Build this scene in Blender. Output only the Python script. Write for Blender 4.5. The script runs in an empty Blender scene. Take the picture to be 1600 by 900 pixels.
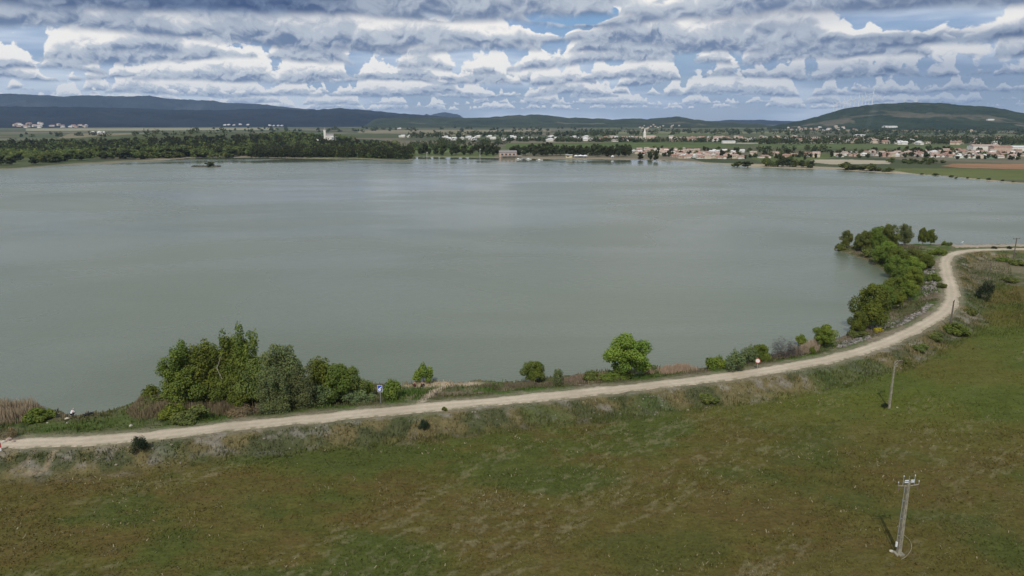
import bpy, math, random
import numpy as np
from mathutils import Vector, Matrix, Euler

scene = bpy.context.scene
COL = scene.collection
R = math.radians
random.seed(7)
rng = np.random.default_rng(7)

# ------------------------------------------------------------------ camera
F = 1100.0                      # focal length in pixels of the 1600 x 900 frame
HCAM = 45.0
TILT = math.atan((450 - 190) / F)
cam_d = bpy.data.cameras.new('camera')
cam = bpy.data.objects.new('camera', cam_d)
COL.objects.link(cam)
cam.location = (0, 0, HCAM)
cam.rotation_euler = (math.pi / 2 - TILT, 0, 0)
cam_d.sensor_width = 36
cam_d.lens = F / 1600 * 36
cam_d.clip_start = 0.5
cam_d.clip_end = 90000
scene.camera = cam
scene.view_settings.view_transform = 'Standard'
scene.view_settings.look = 'None'
scene.view_settings.gamma = 1
scene.view_settings.use_curve_mapping = False
scene.view_settings.exposure = 0.0
scene.cycles.max_bounces = 6
scene.cycles.diffuse_bounces = 2
scene.cycles.glossy_bounces = 2
scene.cycles.transmission_bounces = 2
scene.cycles.transparent_max_bounces = 6
scene.cycles.volume_bounces = 0
scene.cycles.use_denoising = True
scene.cycles.use_adaptive_sampling = True

# sun: behind the camera, a little to its left, 48 degrees up
SUN_EL = 48.0
sd = Vector((-0.24, -0.97, 0)).normalized()
SUN_DIR = Vector((sd.x * math.cos(R(SUN_EL)), sd.y * math.cos(R(SUN_EL)), math.sin(R(SUN_EL))))


# ------------------------------------------------------------------ node helper
class NT:
    def __init__(s, tree):
        s.t = tree
        s.n = tree.nodes
        s.l = tree.links

    def node(s, typ, **kw):
        nd = s.n.new(typ)
        for k, v in kw.items():
            setattr(nd, k, v)
        return nd

    def put(s, sock, v):
        if isinstance(v, bpy.types.NodeSocket):
            s.l.new(v, sock)
        elif v is not None:
            if isinstance(v, (tuple, list)) and len(v) == 3 and sock.type == 'RGBA':
                v = (*v, 1)
            sock.default_value = v

    def math(s, op, a, b=None, c=None, clamp=False):
        nd = s.node('ShaderNodeMath', operation=op)
        nd.use_clamp = clamp
        s.put(nd.inputs[0], a)
        if b is not None:
            s.put(nd.inputs[1], b)
        if c is not None:
            s.put(nd.inputs[2], c)
        return nd.outputs[0]

    def vmath(s, op, a, b=None, scale=None):
        nd = s.node('ShaderNodeVectorMath', operation=op)
        s.put(nd.inputs[0], a)
        if b is not None:
            s.put(nd.inputs[1], b)
        if scale is not None:
            s.put(nd.inputs['Scale'], scale)
        return nd.outputs[1] if op in ('LENGTH', 'DISTANCE', 'DOT_PRODUCT') else nd.outputs[0]

    def mix(s, fac, a, b, blend='MIX'):
        nd = s.node('ShaderNodeMix', data_type='RGBA', blend_type=blend)
        s.put(nd.inputs[0], fac)
        s.put(nd.inputs[6], a)
        s.put(nd.inputs[7], b)
        return nd.outputs[2]

    def fmix(s, fac, a, b):
        nd = s.node('ShaderNodeMix', data_type='FLOAT')
        s.put(nd.inputs[0], fac)
        s.put(nd.inputs[2], a)
        s.put(nd.inputs[3], b)
        return nd.outputs[0]

    def smooth(s, v, lo, hi, a=0.0, b=1.0):
        nd = s.node('ShaderNodeMapRange', interpolation_type='SMOOTHSTEP')
        s.put(nd.inputs[0], v)
        s.put(nd.inputs[1], lo)
        s.put(nd.inputs[2], hi)
        s.put(nd.inputs[3], a)
        s.put(nd.inputs[4], b)
        return nd.outputs[0]

    def noise(s, vec, scale, detail=3, rough=0.5, dist=0.0, out=0, lac=2.0):
        nd = s.node('ShaderNodeTexNoise')
        s.put(nd.inputs['Vector'], vec)
        s.put(nd.inputs['Scale'], scale)
        nd.inputs['Detail'].default_value = detail
        nd.inputs['Roughness'].default_value = rough
        nd.inputs['Distortion'].default_value = dist
        nd.inputs['Lacunarity'].default_value = lac
        return nd.outputs[out]

    def attr(s, name, out='Fac'):
        nd = s.node('ShaderNodeAttribute', attribute_name=name)
        return nd.outputs[out]


# ------------------------------------------------------------------ world: physical sky with a deck of cumulus
world = bpy.data.worlds.new('World')
scene.world = world
world.use_nodes = True
w = NT(world.node_tree)
w.n.clear()
sky = w.node('ShaderNodeTexSky', sky_type='NISHITA')
sky.sun_disc = False
sky.sun_elevation = R(SUN_EL)
sky.sun_rotation = math.atan2(SUN_DIR.x, SUN_DIR.y)
sky.altitude = 60
sky.dust_density = 0.6
bg_sky = w.node('ShaderNodeBackground')
w.put(bg_sky.inputs[0], sky.outputs[0])
bg_sky.inputs[1].default_value = 0.085
tc = w.node('ShaderNodeTexCoord').outputs['Generated']
sep = w.node('ShaderNodeSeparateXYZ')
w.put(sep.inputs[0], tc)
dz = w.math('MAXIMUM', sep.outputs[2], 0.002)
azm = w.math('ARCTAN2', sep.outputs[0], sep.outputs[1])
elv = w.math('ARCSINE', sep.outputs[2])


def blob(px, py, sx, sy, amp):
    """soft bump of cloud cover round a direction of the sky (given in photograph pixels)"""
    a0 = math.atan((px - 800) / F)
    e0 = math.atan((450 - py) / F) - TILT
    u = w.math('MULTIPLY', w.math('SUBTRACT', azm, a0), F / sx)
    v = w.math('MULTIPLY', w.math('SUBTRACT', elv, e0), F / sy)
    q = w.math('ADD', w.math('MULTIPLY', u, u), w.math('MULTIPLY', v, v))
    return w.math('MULTIPLY', w.math('EXPONENT', w.math('MULTIPLY', q, -1.0)), amp)


cover = 0.0
for b in [(100, 0, 330, 22, 0.25), (400, 12, 110, 24, 0.2), (600, 50, 200, 30, 0.13), (905, 24, 80, 20, -0.30),
          (160, 75, 120, 26, 0.06), (1010, 40, 70, 30, 0.12), (1300, 85, 160, 18, 0.12), (1480, 130, 130, 30, -0.10)]:
    cover = w.math('ADD', cover, blob(*b))
dark = w.math('ADD', blob(100, 4, 400, 34, 1.0), blob(400, 14, 110, 20, 0.7))
for b in [(1520, 140, 240, 46, 0.65), (1430, 34, 220, 13, 0.4), (1180, 45, 90, 14, 0.4), (640, 78, 130, 6, 0.35),
          (1500, 75, 160, 10, 0.5), (1250, 115, 200, 12, 0.4)]:
    dark = w.math('ADD', dark, blob(*b))
# the deck as rows of flat-bottomed heaps standing one behind the other (distances in km)
rows = [2.4, 3.4, 4.8, 6.4, 8.2, 9.8, 11.8, 14.0, 16.8, 20.5, 24.5, 29.5, 36.0, 45.0, 58.0]
tanel = w.math('DIVIDE', dz, w.math('SQRT', w.math('SUBTRACT', 1.0, w.math('MULTIPLY', dz, dz))))
def noise2(vec, scale, detail, rough):
    nd = w.node('ShaderNodeTexNoise', noise_dimensions='2D')
    w.put(nd.inputs['Vector'], vec)
    nd.inputs['Scale'].default_value = scale
    nd.inputs['Detail'].default_value = detail
    nd.inputs['Roughness'].default_value = rough
    return nd.outputs[0]


def puff(P, sc, det):
    """cauliflower-like billows: rounded cells within soft noise"""
    v_ = w.node('ShaderNodeTexVoronoi', feature='F1', distance='EUCLIDEAN', voronoi_dimensions='2D')
    v_.inputs['Detail'].default_value = 1.0
    v_.inputs['Roughness'].default_value = 0.5
    v_.inputs['Lacunarity'].default_value = 2.3
    w.put(v_.inputs['Vector'], P)
    v_.inputs['Scale'].default_value = sc * 1.9
    f_ = noise2(P, sc * 1.7, det, 0.58)
    return w.math('ADD', w.math('MULTIPLY', w.math('SUBTRACT', 0.5, v_.outputs['Distance']), 0.20), w.math('MULTIPLY', w.math('SUBTRACT', f_, 0.5), 1.25))


acc_c, acc_t = None, None
for j, D in enumerate(rows):
    base = 1.22 + 0.10 * math.sin(j * 2.7)
    TM = 1.2 if D < 12 else 1.05
    x = w.math('MULTIPLY', azm, D)
    cc = w.node('ShaderNodeCombineXYZ')
    w.put(cc.inputs[0], x)
    cc.inputs[1].default_value = 5.7 * j + 50
    hp = noise2(cc.outputs[0], 0.42, 3, 0.55)
    heap = w.smooth(w.math('ADD', hp, cover), 0.352, 0.68, 0.0, TM)
    wob = w.math('SUBTRACT', noise2(w.vmath('ADD', cc.outputs[0], (0, 300, 0)), 0.34, 1, 0.5), 0.5)
    z = w.math('ADD', w.math('MULTIPLY', tanel, D), w.math('MULTIPLY_ADD', wob, 0.5, D * D / 12740))
    cmb = w.node('ShaderNodeCombineXYZ')
    w.put(cmb.inputs[0], w.math('MULTIPLY', x, 0.85))
    w.put(cmb.inputs[1], z)
    P = w.vmath('ADD', cmb.outputs[0], (31.7 * j, 0, 0))
    sc = 1.15 if D < 9 else (1.35 if D < 20 else 1.5)
    wn = w.math('MULTIPLY', w.math('SUBTRACT', noise2(P, sc * 3.0, 2, 0.5), 0.5), 0.28)
    wc = w.node('ShaderNodeCombineXYZ')
    w.put(wc.inputs[0], wn)
    w.put(wc.inputs[1], w.math('MULTIPLY', wn, -0.6))
    P = w.vmath('ADD', P, wc.outputs[0])
    n = puff(P, sc, 5)
    n2 = puff(w.vmath('ADD', P, (-0.03, 0.08, 0)), sc, 4)
    zb = w.math('SUBTRACT', z, base)
    d = w.math('ADD', w.math('SUBTRACT', heap, zb), w.math('MULTIPLY', n, 0.62))
    a = w.smooth(d, 0.0, 0.09)
    fl = w.math('ADD', zb, w.math('MULTIPLY', n, 0.10))
    a = w.math('MULTIPLY', a, w.smooth(fl, -0.07, 0.06))
    a = w.math('MULTIPLY', a, w.smooth(heap, 0.0, 0.10))
    rel = w.math('DIVIDE', zb, w.math('ADD', heap, 0.16))
    lit = w.math('ADD', w.math('MULTIPLY', w.math('SUBTRACT', n, n2), 0.75), w.smooth(rel, 0.0, 0.60, 0.14, 0.98))
    lit = w.math('ADD', lit, w.math('MULTIPLY', n, 0.16), clamp=True)
    ramp = w.mix(w.smooth(lit, 0.02, 0.36), (0.15, 0.215, 0.35), (0.54, 0.59, 0.66))
    colr = w.mix(w.smooth(lit, 0.36, 0.80), ramp, (1.03, 0.99, 0.93))
    if D > 9:
        colr = w.mix(min(0.22, (D - 9) / 150), colr, (0.46, 0.58, 0.76))
    if acc_c is None:
        acc_c = w.vmath('SCALE', colr, scale=a)
        acc_t = w.math('SUBTRACT', 1.0, a)
    else:
        acc_c = w.vmath('ADD', acc_c, w.vmath('SCALE', colr, scale=w.math('MULTIPLY', acc_t, a)))
        acc_t = w.math('MULTIPLY', acc_t, w.math('SUBTRACT', 1.0, a))
# thin high veil behind everything but the open gap
gap = blob(905, 24, 95, 30, 1.0)
wisp = w.noise(w.vmath('MULTIPLY', tc, (3, 3, 22)), 1.0, 4, 0.55)
va = w.smooth(wisp, 0.3, 0.6, 0.55, 0.92)
vc = w.mix(w.smooth(wisp, 0.42, 0.66), (0.24, 0.37, 0.62), (0.72, 0.80, 0.90))
vc = w.mix(w.math('MULTIPLY', gap, 0.85), vc, (0.13, 0.34, 0.66))
acc_c = w.vmath('ADD', acc_c, w.vmath('SCALE', vc, scale=w.math('MULTIPLY', acc_t, va)))
acc_t = w.math('MULTIPLY', acc_t, w.math('SUBTRACT', 1.0, va))
alpha = w.math('SUBTRACT', 1.0, acc_t)
ccol = w.vmath('SCALE', acc_c, scale=w.math('DIVIDE', 1.0, w.math('MAXIMUM', alpha, 0.001)))
dk = w.math('SUBTRACT', 1.0, dark, clamp=True)
ccol = w.vmath('MULTIPLY', ccol, w.mix(dk, (0.29, 0.38, 0.54), (1, 1, 1)))
# distance fade of the far clouds into pale air
far = w.smooth(dz, 0.0, 0.05, 0.2, 0.0)
ccol = w.mix(far, ccol, (0.56, 0.68, 0.86))
bg_cl = w.node('ShaderNodeBackground')
w.put(bg_cl.inputs[0], ccol)
bg_cl.inputs[1].default_value = 1.0
veil = alpha
above = w.smooth(sep.outputs[2], -0.01, 0.0)
mx = w.node('ShaderNodeMixShader')
w.put(mx.inputs[0], w.math('MULTIPLY', veil, above))
w.l.new(bg_sky.outputs[0], mx.inputs[1])
w.l.new(bg_cl.outputs[0], mx.inputs[2])
wo = w.node('ShaderNodeOutputWorld')
w.l.new(mx.outputs[0], wo.inputs[0])
world.cycles.sampling_method = 'MANUAL'
world.cycles.sample_map_resolution = 512

# ------------------------------------------------------------------ sun
sun_d = bpy.data.lights.new('sun', 'SUN')
sun_d.energy = 2.7
sun_d.angle = R(0.5)
sun_d.color = (1.0, 0.95, 0.86)
sun = bpy.data.objects.new('sun', sun_d)
COL.objects.link(sun)
sun.rotation_euler = (-SUN_DIR).to_track_quat('-Z', 'Y').to_euler()
#@@BUILD@@


# ------------------------------------------------------------------ pixel of the photograph -> point on the ground
CT, ST = math.cos(TILT), math.sin(TILT)


def at(px, py, z=0.0):
    dx = (px - 800) / F
    dy = (450 - py) / F
    Y = CT + dy * ST
    Z = -ST + dy * CT
    k = (z - HCAM) / Z
    return dx * k, Y * k


def pxm(x, y, z=0.0):
    """metres per photograph pixel at a place"""
    return (y * CT - (z - HCAM) * ST) / F


# ------------------------------------------------------------------ numpy noise
_perm = rng.random((256, 256))


def vnoise(x, y, seed=0):
    x = x + seed * 17.13
    y = y + seed * 9.71
    xi = np.floor(x).astype(np.int64)
    yi = np.floor(y).astype(np.int64)
    fx = x - xi
    fy = y - yi
    fx = fx * fx * (3 - 2 * fx)
    fy = fy * fy * (3 - 2 * fy)
    x0, x1, y0, y1 = xi & 255, (xi + 1) & 255, yi & 255, (yi + 1) & 255
    return ((_perm[x0, y0] * (1 - fx) + _perm[x1, y0] * fx) * (1 - fy)
            + (_perm[x0, y1] * (1 - fx) + _perm[x1, y1] * fx) * fy)


def fbm(x, y, octv=4, seed=0, gain=0.5):
    s, a, t = 0, 1.0, 0
    for o in range(octv):
        s = s + a * vnoise(x * 2 ** o, y * 2 ** o, seed + o * 3)
        t += a
        a *= gain
    return s / t


def sstep(v, a, b):
    t = np.clip((v - a) / (b - a), 0, 1)
    return t * t * (3 - 2 * t)


def catmull(pts, n=8):
    p = [np.array(q, float) for q in pts]
    out = []
    for i in range(len(p) - 1):
        a, b, c, d = p[max(i - 1, 0)], p[i], p[i + 1], p[min(i + 2, len(p) - 1)]
        for k in range(n):
            t = k / n
            out.append(0.5 * (2 * b + (c - a) * t + (2 * a - 5 * b + 4 * c - d) * t * t + (3 * b - a - 3 * c + d) * t ** 3))
    out.append(p[-1])
    return np.array(out)


def seg_dist(x, y, poly, closed):
    """distance to a polyline, and the side of the nearest segment (+1 left of travel)"""
    n = len(poly)
    best = np.full(x.shape, 1e18)
    side = np.zeros(x.shape)
    for i in range(n if closed else n - 1):
        ax, ay = poly[i]
        bx, by = poly[(i + 1) % n]
        ex, ey = bx - ax, by - ay
        L = ex * ex + ey * ey
        if L < 1e-9:
            continue
        t = np.clip(((x - ax) * ex + (y - ay) * ey) / L, 0, 1)
        qx, qy = x - ax - t * ex, y - ay - t * ey
        d = qx * qx + qy * qy
        m = d < best
        best = np.where(m, d, best)
        side = np.where(m, np.sign(ex * (y - ay) - ey * (x - ax)), side)
    return np.sqrt(best), side


def inside(x, y, poly):
    c = np.zeros(x.shape, bool)
    n = len(poly)
    for i in range(n):
        x0, y0 = poly[i]
        x1, y1 = poly[(i + 1) % n]
        if y0 == y1:
            continue
        c ^= ((y0 > y) != (y1 > y)) & (x < (x1 - x0) * (y - y0) / (y1 - y0) + x0)
    return c


# ------------------------------------------------------------------ plan of the place
ROAD_Z = 2.5
road_px = [(-330, 716), (-160, 706), (0, 693), (100, 690), (200, 683), (300, 673), (400, 662), (500, 652), (600, 642), (700, 633),
           (800, 624), (900, 614), (1000, 604), (1100, 592), (1170, 583), (1240, 571), (1300, 560), (1360, 543), (1410, 523),
           (1450, 503), (1476, 486), (1487, 468), (1486, 450), (1480, 430), (1477, 412), (1481, 402), (1495, 395), (1520, 391),
           (1560, 389.5), (1600, 389), (1700, 390), (1900, 394), (2300, 400)]
road = catmull([at(px, py, ROAD_Z) for px, py in road_px], 8)

shore_px = [(-500, 690), (-300, 672), (-150, 660), (0, 648), (60, 643), (95, 643), (112, 650), (150, 645), (180, 640), (205, 632),
            (240, 622), (262, 616), (300, 618), (340, 624), (420, 622), (500, 610), (560, 601), (590, 600), (620, 602), (645, 599), (670, 597),
            (690, 598), (715, 599), (740, 596), (765, 596), (790, 598), (830, 594), (880, 588), (930, 582), (990, 577), (1050, 575), (1090, 576),
            (1130, 568), (1180, 560), (1220, 552), (1260, 545), (1290, 535), (1318, 526), (1334, 512), (1346, 498),
            (1366, 476), (1384, 456), (1392, 440), (1384, 426), (1366, 414), (1348, 405), (1326, 397), (1306, 391),
            (1312, 386), (1340, 384), (1380, 383), (1430, 382), (1470, 382.5), (1490, 383), (1520, 382.6), (1560, 382.6), (1620, 383),
            (1800, 385), (2300, 392), (2900, 380), (3000, 340), (2500, 318), (2000, 300),
            (1700, 291), (1600, 287), (1560, 284), (1510, 279), (1470, 275), (1420, 272), (1380, 270), (1330, 267), (1290, 264), (1240, 263.5),
            (1180, 261), (1140, 257.5), (1100, 254.5), (1060, 251.5), (1020, 250), (980, 250), (940, 249), (900, 248.6), (860, 248.6),
            (820, 247.6), (780, 247), (740, 246), (700, 245.4), (650, 245), (642, 250.5), (600, 250.5), (575, 248.5), (540, 247.5), (500, 248), (440, 247), (380, 246.5),
            (330, 246), (290, 247.5), (262, 250), (235, 252.5), (200, 253), (170, 256), (140, 256.5), (100, 258), (60, 261), (20, 264), (-60, 266),
            (-300, 278), (-700, 292), (-1200, 330), (-1500, 420), (-1200, 560)]
lake = np.array([at(px, py, 0.0) for px, py in shore_px])
_l = []
for i in range(len(lake)):                 # rounder, slightly ragged shoreline
    a, b, c, d = lake[i - 1], lake[i], lake[(i + 1) % len(lake)], lake[(i + 2) % len(lake)]
    for k in range(4):
        t = k / 4
        _l.append(0.5 * (2 * b + (c - a) * t + (2 * a - 5 * b + 4 * c - d) * t * t + (3 * b - a - 3 * c + d) * t ** 3))
lake = np.array(_l)
MOUND = (at(455, 215)[0] * 1.0, 1500.0)


def landscape(x, y):
    """ground height and the distances that drive the ground cover"""
    x = np.asarray(x, float)
    y = np.asarray(y, float)
    r = np.hypot(x, y)
    sdl = np.full(x.shape, 400.0)
    rd = np.full(x.shape, 400.0)
    side = np.ones(x.shape)
    m = (r < 6000)
    d, _ = seg_dist(x[m], y[m], lake, True)
    d = d + (fbm(x[m] * 0.35, y[m] * 0.35, 3, 1) - 0.5) * np.clip(1.2 + r[m] * 0.004, 0, 6)
    ins = inside(x[m], y[m], lake)
    sdl[m] = np.where(ins, -d, d)
    m2 = (r < 900)
    d2, s2 = seg_dist(x[m2], y[m2], road, False)
    rd[m2] = d2
    side[m2] = s2
    near = 1 - sstep(rd, 120, 300)
    # near land: field on the right-hand side of the road, lake bank on the other
    fieldz = 0.9 + 0.25 * (fbm(x * 0.05, y * 0.05, 3, 5) - 0.5)
    emb = 1 - sstep(rd, 2.7, 7.4)
    bank_base = np.clip(0.25 + 0.10 * np.maximum(sdl, 0), 0, 1.6)
    base = np.where(side > 0, bank_base, fieldz)
    z = base + (ROAD_Z - 0.07 - base) * emb
    rough = (fbm(x * 0.6, y * 0.6, 3, 9) - 0.5) * 0.7 + (fbm(x * 2.1, y * 2.1, 2, 4) - 0.5) * 0.25
    z = z + rough * sstep(rd, 3.0, 4.5) * np.where(rd < 8.5, 1.0, np.where(side > 0, 0.9, 0.25))
    # far land
    zf = 0.25 + np.clip(sdl * 0.02, 0, 1.6) + np.clip((r - 1500) / 3000, 0, 1) * 5 * fbm(x * 0.0012, y * 0.0012, 3, 6)
    g = np.exp(-(((x - MOUND[0]) / 300) ** 2 + ((y - MOUND[1]) / 260) ** 2))
    zf = zf + 22 * g
    z = z * near + zf * (1 - near)
    z = np.where(sdl > 0, np.minimum(z, 0.04 + sdl * 0.55), -np.minimum(3.0, -sdl * 0.25))
    return z, sdl, rd, side


def gz(x, y):
    return float(landscape(np.array([x]), np.array([y]))[0][0])


def gzv(x, y):
    return landscape(np.asarray(x, float), np.asarray(y, float))[0]


def land(px, py):
    """point of the real ground seen at a pixel"""
    z = 1.0
    for _ in range(4):
        x, y = at(px, py, z)
        z = max(gz(x, y), 0.0)
    return x, y, z


# ------------------------------------------------------------------ mesh helpers
def link(name, me, mat=None, parent=None):
    o = bpy.data.objects.new(name, me)
    COL.objects.link(o)
    if mat is not None and me is not None:
        for mm in (mat if isinstance(mat, list) else [mat]):
            me.materials.append(mm)
    if parent is not None:
        o.parent = parent
    return o


def empty(name, loc=(0, 0, 0), rz=0):
    o = bpy.data.objects.new(name, None)
    COL.objects.link(o)
    o.location = loc
    o.rotation_euler = (0, 0, rz)
    o.empty_display_size = 0.3
    return o


def tag(o, label=None, cat=None, group=None, kind=None):
    if label:
        o['label'] = label
    if cat:
        o['category'] = cat
    if group:
        o['group'] = group
    if kind:
        o['kind'] = kind
    return o


def np_mesh(name, V, Fc, smooth=False, attrs=None, fattr=None):
    """mesh from arrays: V (n,3), Fc (m,k)"""
    V = np.asarray(V, np.float32)
    Fc = np.asarray(Fc, np.int32)
    me = bpy.data.meshes.new(name)
    me.vertices.add(len(V))
    me.vertices.foreach_set('co', V.ravel())
    k = Fc.shape[1]
    me.loops.add(Fc.size)
    me.loops.foreach_set('vertex_index', Fc.ravel())
    me.polygons.add(len(Fc))
    me.polygons.foreach_set('loop_start', np.arange(0, Fc.size, k, dtype=np.int32))
    me.update(calc_edges=True)
    me.polygons.foreach_set('use_smooth', np.full(len(Fc), smooth))
    if attrs:
        for nme, val in attrs.items():
            val = np.asarray(val, np.float32)
            if val.ndim == 1:
                a = me.attributes.new(nme, 'FLOAT', 'POINT')
                a.data.foreach_set('value', val)
            else:
                a = me.attributes.new(nme, 'FLOAT_COLOR', 'POINT')
                c = np.ones((len(val), 4), np.float32)
                c[:, :3] = val
                a.data.foreach_set('color', c.ravel())
    if fattr:
        for nme, val in fattr.items():
            val = np.asarray(val, np.float32)
            if val.ndim == 1:
                a = me.attributes.new(nme, 'FLOAT', 'FACE')
                a.data.foreach_set('value', val)
            else:
                a = me.attributes.new(nme, 'FLOAT_COLOR', 'FACE')
                c = np.ones((len(val), 4), np.float32)
                c[:, :3] = val
                a.data.foreach_set('color', c.ravel())
    me.validate()
    return me


class MB:
    """collects boxes, tubes and lathes into one mesh"""

    def __init__(s):
        s.v, s.f = [], []

    def add(s, vs, fs):
        b = len(s.v)
        s.v += [tuple(p) for p in vs]
        s.f += [tuple(b + i for i in q) for q in fs]
        return s

    def box(s, c, d, rz=0, rx=0, ry=0, taper=1.0):
        m = Matrix.Translation(c) @ Euler((rx, ry, rz)).to_matrix().to_4x4()
        hx, hy, hz = d[0] / 2, d[1] / 2, d[2] / 2
        vs = []
        for z in (-1, 1):
            t = taper if z > 0 else 1
            for x, y in ((-1, -1), (1, -1), (1, 1), (-1, 1)):
                vs.append(m @ Vector((x * hx * t, y * hy * t, z * hz)))
        return s.add(vs, [(3, 2, 1, 0), (4, 5, 6, 7), (0, 1, 5, 4), (1, 2, 6, 5), (2, 3, 7, 6), (3, 0, 4, 7)])

    def tube(s, pts, rad, n=8, cap=True):
        pts = [Vector(p) for p in pts]
        if not isinstance(rad, (list, tuple)):
            rad = [rad] * len(pts)
        b0 = len(s.v)
        for i, p in enumerate(pts):
            d = (pts[min(i + 1, len(pts) - 1)] - pts[max(i - 1, 0)]).normalized()
            u = d.orthogonal().normalized() if abs(d.z) < 0.9 else Vector((1, 0, 0))
            u = (u - d * u.dot(d)).normalized()
            v = d.cross(u)
            for k in range(n):
                a = 2 * math.pi * k / n
                s.v.append(tuple(p + (u * math.cos(a) + v * math.sin(a)) * rad[i]))
        for i in range(len(pts) - 1):
            for k in range(n):
                a, b = b0 + i * n + k, b0 + i * n + (k + 1) % n
                s.f.append((a, b, b + n, a + n))
        if cap:
            s.f.append(tuple(b0 + k for k in reversed(range(n))))
            e = b0 + (len(pts) - 1) * n
            s.f.append(tuple(e + k for k in range(n)))
        return s

    def build(s, name, mat, parent=None, smooth=False, mesh_only=False):
        me = bpy.data.meshes.new(name)
        me.from_pydata(s.v, [], s.f)
        me.update()
        if smooth:
            me.polygons.foreach_set('use_smooth', [True] * len(me.polygons))
        if mesh_only:
            return me
        return link(name, me, mat, parent)


def copy_tree(o, parent=None):
    c = o.copy()
    COL.objects.link(c)
    c.parent = parent
    for ch in list(o.children):
        copy_tree(ch, c)
    return c


# ------------------------------------------------------------------ materials
def mat(name, col, rough=0.85, spec=0.2, var=0.0, vscale=3.0, metal=0.0, bump=0.0, col2=None, coord='Object'):
    m = bpy.data.materials.new(name)
    m.use_nodes = True
    t = NT(m.node_tree)
    bs = m.node_tree.nodes['Principled BSDF']
    bs.inputs['Roughness'].default_value = rough
    bs.inputs['Specular IOR Level'].default_value = spec
    bs.inputs['Metallic'].default_value = metal
    c = col
    if var or col2:
        co = t.node('ShaderNodeTexCoord').outputs[coord]
        n = t.noise(co, vscale, 5, 0.6)
        if col2 is None:
            col2 = tuple(q * (1 - var) for q in col)
            col = tuple(min(1, q * (1 + var)) for q in col)
        c = t.mix(t.smooth(n, 0.35, 0.65), col, col2)
        if bump:
            b = t.node('ShaderNodeBump')
            b.inputs['Strength'].default_value = bump
            t.put(b.inputs['Height'], n)
            t.l.new(b.outputs[0], bs.inputs['Normal'])
    t.put(bs.inputs['Base Color'], c)
    return m


def leaf_mat(name, base, vary=0.35, trans=0.3):
    """leaves: every leaf clump has its own hue a little off the plant's"""
    m = bpy.data.materials.new(name)
    m.use_nodes = True
    t = NT(m.node_tree)
    t.n.clear()
    f = t.attr('leaf')
    young = tuple(q * k for q, k in zip(base, (1.45, 1.30, 1.0)))
    old = tuple(q * k for q, k in zip(base, (0.62, 0.70, 0.85)))
    c = t.mix(f, old, young)
    oi = t.node('ShaderNodeObjectInfo')
    hs = t.node('ShaderNodeHueSaturation')
    t.put(hs.inputs['Hue'], t.math('MULTIPLY_ADD', oi.outputs['Random'], 0.035, 0.4825))
    t.put(hs.inputs['Value'], t.math('MULTIPLY_ADD', oi.outputs['Random'], vary, 1 - vary / 2))
    hs.inputs['Saturation'].default_value = 0.95
    t.put(hs.inputs['Color'], c)
    d = t.node('ShaderNodeBsdfDiffuse')
    tr = t.node('ShaderNodeBsdfTranslucent')
    t.put(d.inputs[0], hs.outputs[0])
    t.put(tr.inputs[0], hs.outputs[0])
    mx = t.node('ShaderNodeMixShader')
    mx.inputs[0].default_value = trans
    t.l.new(d.outputs[0], mx.inputs[1])
    t.l.new(tr.outputs[0], mx.inputs[2])
    o = t.node('ShaderNodeOutputMaterial')
    t.l.new(mx.outputs[0], o.inputs[0])
    return m


def attr_mat(name, attr='tone', rough=0.9, trans=0.0, nscale=None):
    m = bpy.data.materials.new(name)
    m.use_nodes = True
    t = NT(m.node_tree)
    t.n.clear()
    c = t.attr(attr, 'Color')
    if nscale:
        n = t.noise(t.node('ShaderNodeTexCoord').outputs['Object'], nscale, 4, 0.6)
        c = t.mix(1.0, c, t.mix(n, (0.72, 0.72, 0.72), (1.28, 1.28, 1.28)), 'MULTIPLY')
    d = t.node('ShaderNodeBsdfDiffuse')
    t.put(d.inputs[0], c)
    o = t.node('ShaderNodeOutputMaterial')
    if trans:
        tr = t.node('ShaderNodeBsdfTranslucent')
        t.put(tr.inputs[0], c)
        mx = t.node('ShaderNodeMixShader')
        mx.inputs[0].default_value = trans
        t.l.new(d.outputs[0], mx.inputs[1])
        t.l.new(tr.outputs[0], mx.inputs[2])
        t.l.new(mx.outputs[0], o.inputs[0])
    else:
        t.l.new(d.outputs[0], o.inputs[0])
    return m


M = {}
M['bark'] = mat('bark', (0.16, 0.13, 0.10), var=0.3, vscale=4)
M['bark_pale'] = mat('bark_pale', (0.30, 0.27, 0.22), var=0.25, vscale=4)
M['concrete'] = mat('concrete', (0.25, 0.23, 0.17), var=0.22, vscale=2.5, bump=0.2)
M['wood_pole'] = mat('wood_pole', (0.13, 0.11, 0.09), var=0.3, vscale=3)
M['steel'] = mat('steel', (0.42, 0.43, 0.44), rough=0.45, metal=0.6, var=0.15)
M['rust'] = mat('rust', (0.24, 0.20, 0.15), rough=0.8, var=0.25)
M['ceramic'] = mat('ceramic', (0.62, 0.64, 0.66), rough=0.3, spec=0.5, var=0.1)
M['brown_glass'] = mat('brown_glass', (0.10, 0.06, 0.04), rough=0.25, spec=0.5, var=0.1)
M['white_paint'] = mat('white_paint', (0.74, 0.74, 0.72), rough=0.6, var=0.06)
M['black'] = mat('black', (0.02, 0.02, 0.022), rough=0.7, var=0.2)
M['blue_sign'] = mat('blue_sign', (0.02, 0.06, 0.42), rough=0.4, spec=0.4, var=0.05)
M['red_sign'] = mat('red_sign', (0.55, 0.10, 0.08), rough=0.5, var=0.1)

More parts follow.
